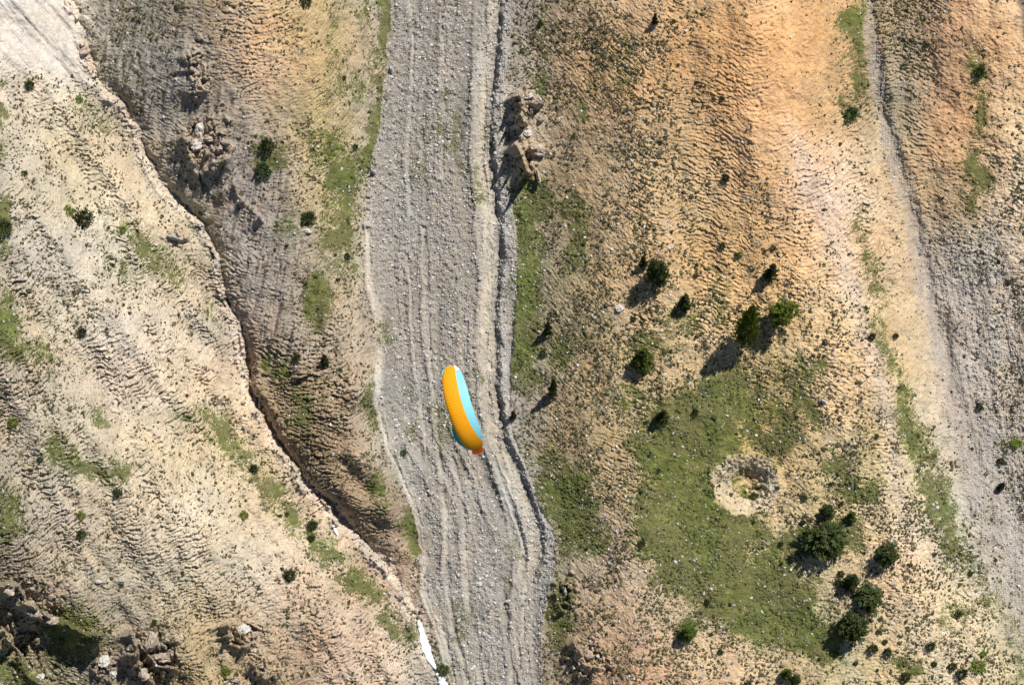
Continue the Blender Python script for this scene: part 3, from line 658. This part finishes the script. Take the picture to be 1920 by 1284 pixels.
# ------------------------------------------------------------------ trees and bushes
def leaf_mesh(name, pts, dirs, size, mat, seed, per=1):
    r = np.random.default_rng(seed); n = len(pts)
    a = dirs+r.normal(0, .5, (n, 3)); a /= np.linalg.norm(a, axis=1)[:, None]
    b_ = np.cross(a, r.normal(0, 1, (n, 3))); b_ /= np.linalg.norm(b_, axis=1)[:, None]
    s = size*r.uniform(.6, 1.4, (n, 1))
    q4 = np.stack([pts-b_*s*.35, pts+a*s*.5-b_*s*.1, pts+a*s*1.2, pts+b_*s*.35+a*s*.2], 1).reshape(-1, 3)
    return mesh_np(name, q4, np.arange(n*4), 4, mat, smooth=False)
def conifer_pts(h, rad, shape, nb, seed, gap=.25):
    r = np.random.default_rng(seed); pts = []; ds = []
    for k in range(nb):
        t_ = (k+r.random())/nb; z = h*(.06+.93*t_)
        if shape == 'cone': R = rad*(1-t_)**.75*min(1, .45+t_*3.2)
        elif shape == 'tall': R = rad*min(1, (1-t_)*1.9)**.8*min(1, .55+t_*3)
        elif shape == 'egg': R = rad*math.sqrt(max(0, 1-((t_-.38)/.64)**2))
        else: R = rad*math.sqrt(max(0, 1-((t_-.30)/.72)**2))
        R *= r.uniform(.5, 1.18); az = r.uniform(0, 6.283)
        if r.random() < gap*.4: continue
        m = int(34*R/rad)+10; f = np.sqrt(r.random(m))*.95+.08
        drop = -.18 if shape == 'cone' else .12
        x = np.cos(az)*R*f; y = np.sin(az)*R*f; wdt = .30*R*(1-f*.55)
        side = r.normal(0, 1, m)*wdt*.55
        px_ = x-np.sin(az)*side; py_ = y+np.cos(az)*side; pz = z+R*f*drop+r.normal(0, .045*rad, m)
        pts.append(np.stack([px_, py_, pz], -1)); d = np.array([np.cos(az), np.sin(az), .35]); ds.append(np.repeat(d[None], m, 0))
    return np.concatenate(pts), np.concatenate(ds)
def trunk_mesh(name, h, r0, limbs, seed, rad):
    r = random.Random(seed); bm = bmesh.new()
    def cyl(a, b_, ra, rb, n=7):
        d = (b_-a).normalized(); s = d.orthogonal().normalized(); u_ = d.cross(s); ring = []
        for P0, R in ((a, ra), (b_, rb)):
            ring.append([bm.verts.new(P0+(s*math.cos(6.283*k/n)+u_*math.sin(6.283*k/n))*R) for k in range(n)])
        for k in range(n): bm.faces.new((ring[0][k], ring[0][(k+1) % n], ring[1][(k+1) % n], ring[1][k]))
        bm.faces.new(ring[1])
    cyl(Vector((0, 0, -.5)), Vector((.02*h*r.uniform(-1, 1), .02*h*r.uniform(-1, 1), h*.93)), r0, r0*.15)
    for k in range(limbs):
        t_ = r.uniform(.15, .8); az = r.uniform(0, 6.283); L = rad*(1-t_)*.9
        cyl(Vector((0, 0, h*t_)), Vector((math.cos(az)*L, math.sin(az)*L, h*t_+L*.1)), r0*.35*(1-t_), r0*.06, 5)
    me = bpy.data.meshes.new(name); bm.to_mesh(me); bm.free(); me.materials.append(m_bark); return me
# unit trees: height 1, crown radius 1 (scaled per copy)
KIND = {}
for nm_, shp, mat, nb, ls, ratio in [('larcht', 'tall', m_larch2, 220, .075, 1), ('larch', 'cone', m_larch, 130, .085, 1), ('larchy', 'egg', m_larch2, 90, .10, 1), ('pine', 'egg', m_pine, 150, .095, 1), ('pinec', 'cone', m_pine, 130, .095, 1), ('arolla', 'dome', m_pine, 110, .10, 1)]:
    var = []
    for s in range(2):
        p_, d_ = conifer_pts(1.0*2.4, 1.0, shp, nb, 300+s*7+len(nm_), .3)
        var.append((leaf_mesh("crown", p_, d_, ls*1.7, mat, s), trunk_mesh("trunk", 2.4, .09, 14, s, 1.0)))
    KIND[nm_] = var
def bush_mesh(mat, seed, n=520):
    r = np.random.default_rng(seed); d = r.normal(0, 1, (n, 3)); d /= np.linalg.norm(d, axis=1)[:, None]; d[:, 2] = np.abs(d[:, 2])
    lob = 1+.28*np.sin(d[:, 0]*5+seed)*np.cos(d[:, 1]*4+seed*2)
    p_ = d*lob[:, None]*(r.random((n, 1))**.35); p_[:, 2] *= 1.05
    return leaf_mesh("foliage", p_, d, .26, mat, seed)
def stem_mesh(seed):
    r = random.Random(seed); bm = bmesh.new()
    for k in range(5):
        az = r.uniform(0, 6.28); a = Vector((0, 0, -.25)); b_ = Vector((math.cos(az)*.45, math.sin(az)*.45, .55)); s = Vector((-math.sin(az), math.cos(az), 0))*.04; u_ = Vector((0, 0, 1))*.04
        vs = [bm.verts.new(x) for x in (a+s, a-s, a+u_, b_+s*.4, b_-s*.4, b_+u_*.4)]
        for f in ((0, 1, 4, 3), (1, 2, 5, 4), (2, 0, 3, 5)): bm.faces.new([vs[i] for i in f])
    me = bpy.data.meshes.new("stem"); bm.to_mesh(me); bm.free(); me.materials.append(m_bark); return me
STEM = stem_mesh(1)
BUSH = {'dark': [bush_mesh(m_pine, s) for s in (1, 2, 3)], 'jun': [bush_mesh(m_jun, s) for s in (4, 5, 6)], 'fresh': [bush_mesh(m_fresh, s) for s in (7, 8)]}
LUV = SUNF[:2]/SUNF[2]
def place(cx, cy, w_, hm, h0=.5):
    """ground pixel under a plant whose crown is centred on (cx, cy) in the picture and whose height is hm metres"""
    return cx-h0*hm/DIST*(cx-960), cy+h0*hm*SA/PS-(h0*hm*CA/DIST)*(642-cy)*-1*0
cnt = [0]
def tree(kind, cx, cy, wpx, hm, label, group=None, name='conifer_tree'):
    p, q = place(cx, cy, wpx, hm, .42); x, y, z = ground(np.array([p]), np.array([q]), 0)
    e = bpy.data.objects.new(name, None); C.objects.link(e); e.location = (x[0], y[0], z[0]); e.empty_display_size = 1
    k = cnt[0]; cnt[0] += 1
    r = wpx*PS/2*(1.0 if kind in ('arolla', 'pine') else 1.1); e.scale = (r, r, hm/2.4); e.rotation_euler = (0, 0, random.uniform(0, 6.28))
    cr, tk = KIND[kind][k % 2]; link("crown", cr, e); link("trunk", tk, e)
    tag(e, label, "tree", group)
def bush(kind, cx, cy, wpx, label, hm=None, group=None, asp=1.0):
    hm = hm or wpx*PS*.75
    p, q = place(cx, cy, wpx, hm, .5); x, y, z = ground(np.array([p]), np.array([q]), 0)
    e = bpy.data.objects.new("bush", None); C.objects.link(e); e.location = (x[0], y[0], z[0]); e.empty_display_size = 1
    k = cnt[0]; cnt[0] += 1; r = wpx*PS/2/1.05
    e.scale = (r*asp, r/asp, hm)
    link("foliage", BUSH[kind][k % len(BUSH[kind])], e); link("stem", STEM, e)
    tag(e, label, "bush", group)
T = [('arolla',1232,517,38,8.0,"dark rounded pine below the orange slope, leftmost of the large trees"),
 ('pinec',1206,492,17,4.5,"thin sparse young conifer just left of the leftmost dark rounded pine"),
 ('pinec',1284,568,27,6.0,"small dark conifer halfway between the leftmost pine and the tall larch"),
 ('larcht',1402,617,36,17,"tall narrow bright green larch with the longest shadow"),
 ('larchy',1470,592,44,7.4,"round yellow green larch right of the tall narrow larch"),
 ('pinec',1447,512,27,6.0,"small dark conifer above the round yellow green larch"),
 ('larch',1207,672,46,7.5,"spreading olive green larch below the small square grey boulder"),
 ('pinec',1243,780,25,5.0,"small dark conifer on the upper left edge of the meadow"),
 ('arolla',1548,1008,70,6.6,"biggest dark pine in the lower right, with a yellow green top edge"),
 ('arolla',1552,957,23,3.6,"small dark round pine directly above the biggest pine"),
 ('larch',1597,967,22,3.8,"small conifer with a lit green top, above right of the biggest pine"),
 ('arolla',1664,1038,40,5.2,"round dark pine alone on the pale slope right of the biggest pine"),
 ('pinec',1597,1088,34,6.0,"pointed dark pine, topmost of the column of three below the biggest pine"),
 ('arolla',1631,1120,50,4.8,"broad dark pine, middle of the column of three below the biggest pine"),
 ('pine',1600,1172,50,6.8,"dark pine with the largest shadow, lowest of the column of three"),
 ('larch',1288,1183,38,5.0,"low bright green larch at the lower left end of the meadow"),
 ('pinec',1027,617,20,6.0,"slim dark conifer on the green bank right of the channel, upper of two"),
 ('pinec',1037,728,20,8.0,"slim dark conifer on the green bank right of the channel, lower of two"),
 ('pinec',609,675,17,4.5,"slim dark conifer left of the channel with a shadow to its lower left"),
 ('pinec',1228,40,13,3.6,"tiny dark conifer on the orange slope at the top edge"),
 ('pinec',1878,911,15,3.6,"small conifer alone on the grey wash near the right edge"),
 ('pinec',962,778,14,4.0,"small dark conifer on the right rim of the channel beside the paraglider"),
 ('larch',1476,1260,24,4.0,"small green topped conifer at the bottom edge, left one of a pair"),
 ('arolla',1491,1273,19,3.6,"small dark conifer at the bottom edge, right one of a pair")]
for a in T: tree(*a)
B = [('dark',155,408,32,"big dark green bush on the left cream slope",3.4),('fresh',127,395,22,"yellow green bush touching the left side of the big dark bush",1.0),
 ('jun',55,160,17,"dark olive bush near the upper left corner",1.6),('fresh',148,187,15,"small bright green bush right of the upper left olive bush",.8),
 ('jun',45,325,12,"small brownish bush near the left edge above the big dark bush",.7),('dark',500,272,26,"dark bush at the head of the green patch above the grey flank",2.6),
 ('jun',492,318,30,"wide loose green bush below the dark bush on the grey flank",1.8),('jun',577,408,26,"dark green bush left of the channel above a pale flat stone",2.0),
 ('jun',153,622,17,"green topped bush with a black shadow in the middle of the left slope",1.8),('jun',200,617,7,"tiny dark tuft right of the green topped bush on the left slope",.5),
 ('fresh',24,790,19,"fresh green bush close to the left edge halfway down",1.2),('dark',556,670,14,"dark bush left of the slim conifer and pale upright stone",1.8),
 ('dark',75,860,11,"small dark bush near the left edge beside the green strip",.9),('jun',221,922,17,"dark brown bush at the left rim of the smooth cream patch",1.3),
 ('dark',476,877,15,"small black bush on the grass strip, left part of the picture",1.5),('fresh',457,964,17,"light green bush just below the long grass strip",1.0),
 ('jun',537,963,9,"tiny bush in the middle of the long grass strip",.7),('jun',586,983,19,"grey green bush at the right end of the long grass strip",1.5),
 ('dark',583,1008,14,"dark bush directly under the grey green bush of the grass strip",1.0),('fresh',152,965,15,"bright green bush above a dark bush on the lower left slope",1.2),
 ('dark',152,1000,17,"dark bush below the bright green bush on the lower left slope",1.4),('dark',543,1075,23,"round dark bush with crisp outline alone on the pale lower slope",2.3),
 ('fresh',230,430,15,"yellow green bush above the grassy terraces of the left slope",.7),('jun',227,1094,11,"small green bush above the lower left crags",.8),
 ('fresh',425,1257,18,"yellow green bush above the flat pale boulder at the bottom edge",1.2),('jun',290,1164,9,"tiny olive bush above the tall lower left outcrop",.6),
 ('dark',342,1073,8,"tiny dark bush in the middle of the lower left slope",.6),('dark',255,487,7,"tiny black bush in the grassy terraces of the left slope",.5),
 ('dark',5,425,34,"dark shrub cut by the left edge above mid height",2.0),('jun',830,1254,24,"low green bush overhanging the snow strip",1.0),
 ('jun',650,480,13,"small bush left of the channel below the grassy flank",.9),('jun',755,848,15,"sparse bush on the left rim of the channel left of the paraglider tip",.8),
 ('dark',1304,771,12,"small dark bush on the meadow's upper edge",1.2),('dark',1305,516,10,"tiny dark bush on the orange terraces right of the leftmost pine",.7),
 ('jun',1188,597,10,"small dark bush under the flat grey white boulder",.8),('jun',1595,213,32,"round grass green shrub on the right flank of the orange ridge",1.3),
 ('dark',1361,334,13,"lone dark bush in the middle of the orange terraces",1.5),('jun',1355,184,10,"small bush high on the orange slope",.8),
 ('jun',1838,135,20,"green bush in the dark hollow near the upper right corner",1.4),('dark',1636,630,13,"black bush on the green strip, left of two",1.5),
 ('dark',1680,629,11,"black bush on the green strip, right of two",1.0),('dark',1877,863,13,"dark bush above the lone conifer of the grey wash",1.0),
 ('jun',1837,762,13,"slanting olive bush on the grey wash near the right edge",1.0),('fresh',1906,829,20,"yellowish mat bush at the right edge on the wash",.6),
 ('dark',1577,1074,13,"small dark bush left of the pointed pine, upper of two",1.3),('dark',1573,1091,15,"small dark bush left of the pointed pine, lower of two",1.2),
 ('dark',1638,1213,18,"dark bush below the column of three pines, left of two",1.8),('dark',1665,1220,16,"dark bush below the column of three pines, right of two",1.4),
 ('dark',1660,1202,10,"tiny dark bush above the pair below the column of pines",.7),('dark',1568,1225,11,"small dark bush at the tip of the meadow's lower end",.9),
 ('dark',1646,1184,9,"tiny dark bush right of the pine with the largest shadow",.7),('dark',1605,1242,9,"tiny dark bush on bare soil under the meadow's lower end",.7),
 ('jun',1403,1281,13,"dark bush cut by the bottom edge left of the conifer pair",1.0),('jun',1746,1210,16,"grey green bush on the pale lower right slope, above three others",1.6),
 ('dark',1752,1243,12,"small dark bush under the grey green bush in the lower right",.9),('dark',1787,1247,17,"dark bush, left one of a close pair in the lower right corner",1.7),
 ('jun',1805,1260,20,"greener bush, right one of a close pair in the lower right corner",2.0),('dark',1699,1267,19,"dark bush at the bottom edge between meadow and right corner",1.6),
 ('dark',1797,1150,14,"dark bush under a thin grass fringe in the lower right",1.2),('dark',1465,1018,9,"tiny dark bush left of the biggest pine",.8),
 ('dark',1506,978,10,"tiny dark bush above left of the biggest pine",.8),('jun',1510,932,10,"small bush on the grass right of the crater",.7),
 ('dark',1326,1127,11,"small dark bush on the left side of the lower meadow",.9),('jun',1350,1221,11,"small olive bush on bare soil below the meadow",.8),
 ('dark',1203,1018,14,"small dark bush on the meadow's left boundary",1.1),('jun',1708,1058,8,"tiny brown bush right of the lone round pine",.5),
 ('fresh',1836,1246,27,"bright yellow green bush in the lower right corner",1.0),('fresh',1844,1224,13,"small bright green bush on top of the bright yellow green bush",.7),
 ('fresh',1553,988,24,"yellow green bush behind the top of the biggest pine",1.6),('fresh',1512,1000,22,"olive yellow low bush left of the biggest pine's top",.8),
 ('fresh',1560,967,12,"small olive bush right below the small round pine",.7),('jun',1415,930,17,"dark green bush on the floor of the crater",.8),
 ('jun',1018,662,14,"olive bush between the two long shadowed conifers by the channel",1.2),('dark',1013,45,10,"dark bush at the top edge right of the channel",1.0),
 ('jun',666,276,12,"dark bush in the green corner left of the channel",.9),('dark',645,146,9,"tiny dark bush above the green corner left of the channel",.6),
 ('dark',573,2,22,"dark bush at the top edge over the pink slope",1.4),('jun',1450,465,12,"small bush right of the orange slope's dark tufts",.8),
 ('dark',1355,460,14,"dark tuft bush at the end of the orange terraces",.9),('jun',1385,478,14,"green tuft bush right of the terraces' dark tuft bush",.8),
 ('dark',1370,1300,10,"dark bush below the frame edge",.8),('jun',1820,1075,9,"tiny olive bush on the green strip in the lower right",.6)]
for k, x_, y_, w_, lab, h_ in B:
    if y_ < 1290: bush(k, x_, y_, w_, lab, h_)

# small nameless tufts: one kind, sharing one label
def indiv_b(n, field, lab, grp, xs, ys, kinds=('dark', 'jun')):
    p, q = pick(n, field, xs, ys)
    for k in range(len(p)): bush(kinds[k % len(kinds)], p[k], q[k], random.uniform(5, 9), lab, random.uniform(.35, .6), grp)
indiv_b(60, lambda a, b: .8*look(dots, a, b)*(1-look(chan, a, b))*(1-look(smooth_white, a, b)), "ankle high dark cushion of juniper on the open slope right of the channel", "juniper cushions right of the channel", (1060, 1900), (20, 1270))
indiv_b(40, lambda a, b: .8*look(dots, a, b)*(1-look(chan, a, b))*(1-look(smooth_white, a, b)), "ankle high dark cushion of juniper on the open slope left of the channel", "juniper cushions left of the channel", (20, 640), (20, 1270))

# ------------------------------------------------------------------ paraglider
def cloth(name, c, rough=.45, trans=.38):
    m, t, b = newmat(name); b.inputs['Base Color'].default_value = (*c, 1); b.inputs['Roughness'].default_value = rough; b.inputs['Specular IOR Level'].default_value = .35
    tc = t.nodes.new('ShaderNodeTexCoord'); n_ = N(t, 'ShaderNodeTexNoise', i_Scale=3.0, i_Detail=3.0); t.links.new(tc.outputs['Object'], n_.inputs['Vector'])
    cc = mixrgb(t, 1.0, c, mixrgb(t, n_.outputs[0], (.93,)*3, (1.07,)*3), 'MULTIPLY'); t.links.new(cc, b.inputs['Base Color'])
    tr_ = t.nodes.new('ShaderNodeBsdfTranslucent'); t.links.new(cc, tr_.inputs[0]); ms = t.nodes.new('ShaderNodeMixShader'); ms.inputs[0].default_value = trans
    o = [x for x in t.nodes if x.type == 'OUTPUT_MATERIAL'][0]
    t.links.new(b.outputs[0], ms.inputs[1]); t.links.new(tr_.outputs[0], ms.inputs[2]); t.links.new(ms.outputs[0], o.inputs[0])
    return m
c_or = cloth("orange_ripstop", (1.0, .40, .006)); c_cy = cloth("cyan_ripstop", (.28, .72, .80)); c_wh = cloth("white_ripstop", (.80, .82, .85)); c_te = cloth("teal_ripstop", (.01, .25, .30)); c_red = cloth('red_orange_ripstop', (.95, .16, .01)); c_li = cloth("lilac_ripstop", (.62, .52, .66))
c_line = flat_mat("line_dark", (.05, .05, .06), (.12, .1, .1)); c_suit = flat_mat("flight_suit", (.02, .03, .06), (.04, .05, .09)); c_har = flat_mat("harness_fabric", (.03, .03, .03), (.07, .07, .07)); c_skin = flat_mat("skin", (.45, .27, .19), (.52, .32, .23)); c_helm = flat_mat("helmet_shell", (.7, .7, .7), (.8, .8, .8), rough=.3, spec=.5)
GD = 186.0; kk = GD/DIST
gc = Vector(F2W((862-960)*PS*kk, (642-771)*PS*kk, DIST-GD))
axS2 = np.array([848-897, -(686-846)], float); axS2 /= np.linalg.norm(axS2)     # towards the upper tip, in (u, v)
S_ = Vector(F2W(axS2[0], axS2[1], 0)); C_ = Vector(F2W(axS2[1], -axS2[0], 0)); N_ = Vector(F2W(0, 0, 1))
Rm = Matrix((S_, C_, N_)).transposed()
tilt = Matrix.Rotation(math.radians(9), 3, 'X')       # rolls the leading edge (left) into view
yaw = Matrix.Rotation(math.radians(-5), 3, 'Y')
Rm = Rm@tilt@yaw
glider = bpy.data.objects.new("paraglider", None); C.objects.link(glider); glider.matrix_world = Matrix.Translation(gc)@Rm.to_4x4()@Matrix.Scale(.93, 4)
tag(glider, "orange paraglider wing with cyan trailing edge flying above the gravel channel", "paraglider")
TM = math.radians(52); RW = 5.8; C0 = 2.62; CELLS = 42; SUB = 4
ns = CELLS*SUB+1
def wing_pt(t_, c, up_):
    th = t_*TM; ch = C0*max(.12, (1-abs(t_)**3.6*.84))**.60
    thick = .17*ch*(1-.35*abs(t_)); cell = abs(math.sin(math.pi*(t_+1)/2*CELLS))
    prof = (1.48*math.sqrt(c)-.63*c-1.758*c*c+1.421*c**3-.508*c**4)*1.0 if c > 0 else 0
    y = (c-.42)*ch+.30*t_*t_*0
    if up_: z = thick*prof*(1.35+.22*cell)*1.3
    else: z = -thick*prof*(.32+.18*cell)
    sweep = -.10+.10*abs(t_)**2
    r = RW+z
    return (r*math.sin(th)*(1.0), y+sweep, r*math.cos(th)-RW)
def split(t_):   # chord fraction where orange gives way to cyan
    return np.interp(t_, [-1, -.82, -.62, -.3, 0, .35, .7, .93, 1.0], [1.0, .98, .80, .70, .67, .665, .70, .80, .95])
ts = np.linspace(-1, 1, ns)
def panel(name, mat, c_lo, c_hi, up_, t0=-1, t1=1, nc=12, mats=None):
    tl = [x for x in ts if t0-1e-9 <= x <= t1+1e-9]; co_ = []
    for t_ in tl:
        a, b_ = c_lo(t_), c_hi(t_)
        for k in range(nc+1):
            c = a+(b_-a)*(k/nc)**(1.5 if a == 0 else 1); co_.append(wing_pt(t_, c, up_))
    m = nc+1; id_ = np.arange(len(tl)*m).reshape(-1, m)
    f = np.stack([id_[:-1, :-1], id_[:-1, 1:], id_[1:, 1:], id_[1:, :-1]], -1).reshape(-1)
    if not up_: f = f.reshape(-1, 4)[:, ::-1].reshape(-1)
    me = mesh_np(name, np.array(co_), f, 4, mat); return link(name, me, glider)
# upper tip is t = +1
panel("upper_surface", c_or, lambda t_: 0.0, lambda t_: split(t_), True, -.965, .985, 14)
panel("trailing_panel", c_cy, lambda t_: split(t_), lambda t_: 1.0, True, -.70, .80, 7)
panel("trailing_panel", c_wh, lambda t_: split(t_), lambda t_: 1.0, True, .80, 1.0, 6)
panel("trailing_panel", c_wh, lambda t_: split(t_), lambda t_: 1.0, True, -.90, -.70, 6)
panel("trailing_panel", c_or, lambda t_: split(t_), lambda t_: 1.0, True, -.965, -.90, 4)
panel("lower_surface", c_te, lambda t_: 0.0, lambda t_: 1.0, False, -1, 1, 12)
def winglet(t_, mat, dz, dx, name="winglet"):
    vs = []; 
    for c in (0, .25, .5, .75, 1): 
        a = Vector(wing_pt(t_, c, True)); vs.append(a)
    low = [a+Vector((dx, -.18*(1-k/4)-.05, -dz*(1-.5*k/4))) for k, a in enumerate(vs)]
    co_ = np.array([tuple(x) for x in vs+low]); f = np.array([[k, k+1, k+6, k+5] for k in range(4)]).reshape(-1)
    return link(name, mesh_np(name, co_, f, 4, mat), glider)
winglet(.985, c_wh, .75, -.05); winglet(-.965, c_red, 1.0, -.62)
def band(name, mat, t0, t1, out_, dn):
    tl = np.linspace(t0, t1, 40); co_ = []
    for t_ in tl:
        w_ = math.sin(math.pi*(t_-t0)/(t1-t0))**.7; a = Vector(wing_pt(t_, 0, True))
        for k in range(5): f_ = k/4; co_.append(tuple(a+Vector((0, -out_*w_*math.sin(f_*1.57), -dn*(1-math.cos(f_*1.57))-.02))))
    id_ = np.arange(200).reshape(40, 5); f = np.stack([id_[:-1, :-1], id_[:-1, 1:], id_[1:, 1:], id_[1:, :-1]], -1).reshape(-1)
    link(name, mesh_np(name, np.array(co_), f, 4, mat), glider)
band("nose_band", c_te, -.93, -.20, .50, .30); band("nose_band", c_cy, .78, 1.0, .30, .25); band("nose_band", c_li, -.995, -.84, .36, .2)
def tubes(name, segs, r, mat, parent):
    bm = bmesh.new()
    for a, b_ in segs:
        a, b_ = Vector(a), Vector(b_); d = (b_-a).normalized(); s = d.orthogonal().normalized(); u_ = d.cross(s)
        R = [[bm.verts.new(q_+(s*math.cos(2.094*k)+u_*math.sin(2.094*k))*r) for k in range(3)] for q_ in (a, b_)]
        for k in range(3): bm.faces.new((R[0][k], R[0][(k+1) % 3], R[1][(k+1) % 3], R[1][k]))
    me = bpy.data.meshes.new(name); bm.to_mesh(me); bm.free(); me.materials.append(mat); return link(name, me, parent)
PZ = -7.4
segs = []
for sgn in (-1, 1):
    for k, tl in enumerate((.1, .25, .4, .55, .7, .85)):
        for c in (.08, .4, .75):
            segs.append((wing_pt(sgn*tl, c, False), (sgn*.22, -.25, PZ+.55)))
tubes("suspension_lines", segs, .004, c_line, glider)
bm = bmesh.new(); bmesh.ops.create_icosphere(bm, subdivisions=3, radius=1)
for v_ in bm.verts:
    v_.co = Vector((v_.co.x*.27, v_.co.y*.50-.02, v_.co.z*(.24 if v_.co.z < 0 else .10)-.05+.12*max(0, v_.co.y)))
me = bpy.data.meshes.new("harness"); bm.to_mesh(me); bm.free(); me.materials.append(c_har)
for f in me.polygons: f.use_smooth = True
har = link("harness", me, glider); har.location = (0, -.2, PZ)
# pilot, seated in the harness under the wing, hands up on the brake lines
pil = bpy.data.objects.new("person", None)
def skin_fig(name, joints, edges, mat):
    me = bpy.data.meshes.new(name); me.from_pydata([j[:3] for j in joints], edges, []); o = bpy.data.objects.new(name, me); C.objects.link(o)
    md = o.modifiers.new("skin", 'SKIN'); md.use_smooth_shade = True
    for sv, j in zip(me.skin_vertices[0].data, joints): sv.radius = (j[3], j[3]); sv.use_root = False
    me.skin_vertices[0].data[0].use_root = True
    ss = o.modifiers.new("sub", 'SUBSURF'); ss.levels = 1; ss.render_levels = 1
    me.materials.append(mat); return o
J = [(0,0,.0,.15),(0,.03,.25,.15),(0,.05,.46,.13),(0,.04,.56,.06),(0,.03,.62,.055)]
Ed = [(0, 1), (1, 2), (2, 3), (3, 4)]
for s in (-1, 1):
    b0 = len(J); J += [(s*.19,.04,.48,.06),(s*.26,-.08,.66,.045),(s*.24,-.12,.90,.034),(s*.24,-.12,.98,.028)]; Ed += [(2, b0), (b0, b0+1), (b0+1, b0+2), (b0+2, b0+3)]
    b1 = len(J); J += [(s*.10,-.06,-.01,.10),(s*.13,-.46,.06,.075),(s*.12,-.66,-.30,.05),(s*.12,-.78,-.33,.035)]; Ed += [(0, b1), (b1, b1+1), (b1+1, b1+2), (b1+2, b1+3)]
body = skin_fig("person", J, Ed, c_suit)
body.matrix_world = Matrix.Translation(gc)@Rm.to_4x4()@Matrix.Translation((0, -.1, PZ+.05))
tag(body, "pilot in a dark suit and pale helmet seated under the paraglider wing", "person")
bm = bmesh.new(); bmesh.ops.create_uvsphere(bm, u_segments=20, v_segments=14, radius=1)
for v_ in bm.verts: v_.co = Vector((v_.co.x*.082, v_.co.y*.10-(.03 if v_.co.z < -.1 and v_.co.y < 0 else 0), v_.co.z*.125))
for xx in (-.03, .03): bmesh.ops.create_icosphere(bm, subdivisions=1, radius=.012, matrix=Matrix.Translation((xx, -.098, 0)))
bmesh.ops.create_icosphere(bm, subdivisions=1, radius=.018, matrix=Matrix.Translation((0, -.115, -.03)))
me = bpy.data.meshes.new("head"); bm.to_mesh(me); bm.free(); me.materials.append(c_skin); hd = link("head", me, body); hd.location = (0, .0, .73)
bm = bmesh.new(); bmesh.ops.create_uvsphere(bm, u_segments=20, v_segments=14, radius=.135)
bmesh.ops.delete(bm, geom=[v_ for v_ in bm.verts if v_.co.z < -.02 and v_.co.y < .03], context='VERTS')
me = bpy.data.meshes.new("helmet"); bm.to_mesh(me); bm.free(); me.materials.append(c_helm); hm_ = link("helmet", me, body); hm_.location = (0, .01, .755)
for s in (-1, 1):
    jj = [(0,0,0,.028),(0,-.01,.05,.034),(0,-.02,.085,.026)]; ee = [(0, 1), (1, 2)]
    for fx, L in ((-.026, .062), (-.009, .07), (.009, .066), (.026, .055)):
        b0 = len(jj); jj += [(fx, -.02, .09, .010), (fx, -.035, .09+L*.5, .009), (fx, -.06, .09+L*.55, .008)]; ee += [(2, b0), (b0, b0+1), (b0+1, b0+2)]
    b0 = len(jj); jj += [(-s*.04, -.02, .05, .011), (-s*.045, -.05, .075, .009)]; ee += [(1, b0), (b0, b0+1)]
    h_ = skin_fig("hand", jj, ee, c_har); h_.parent = body; h_.location = (s*.24, -.12, .98)
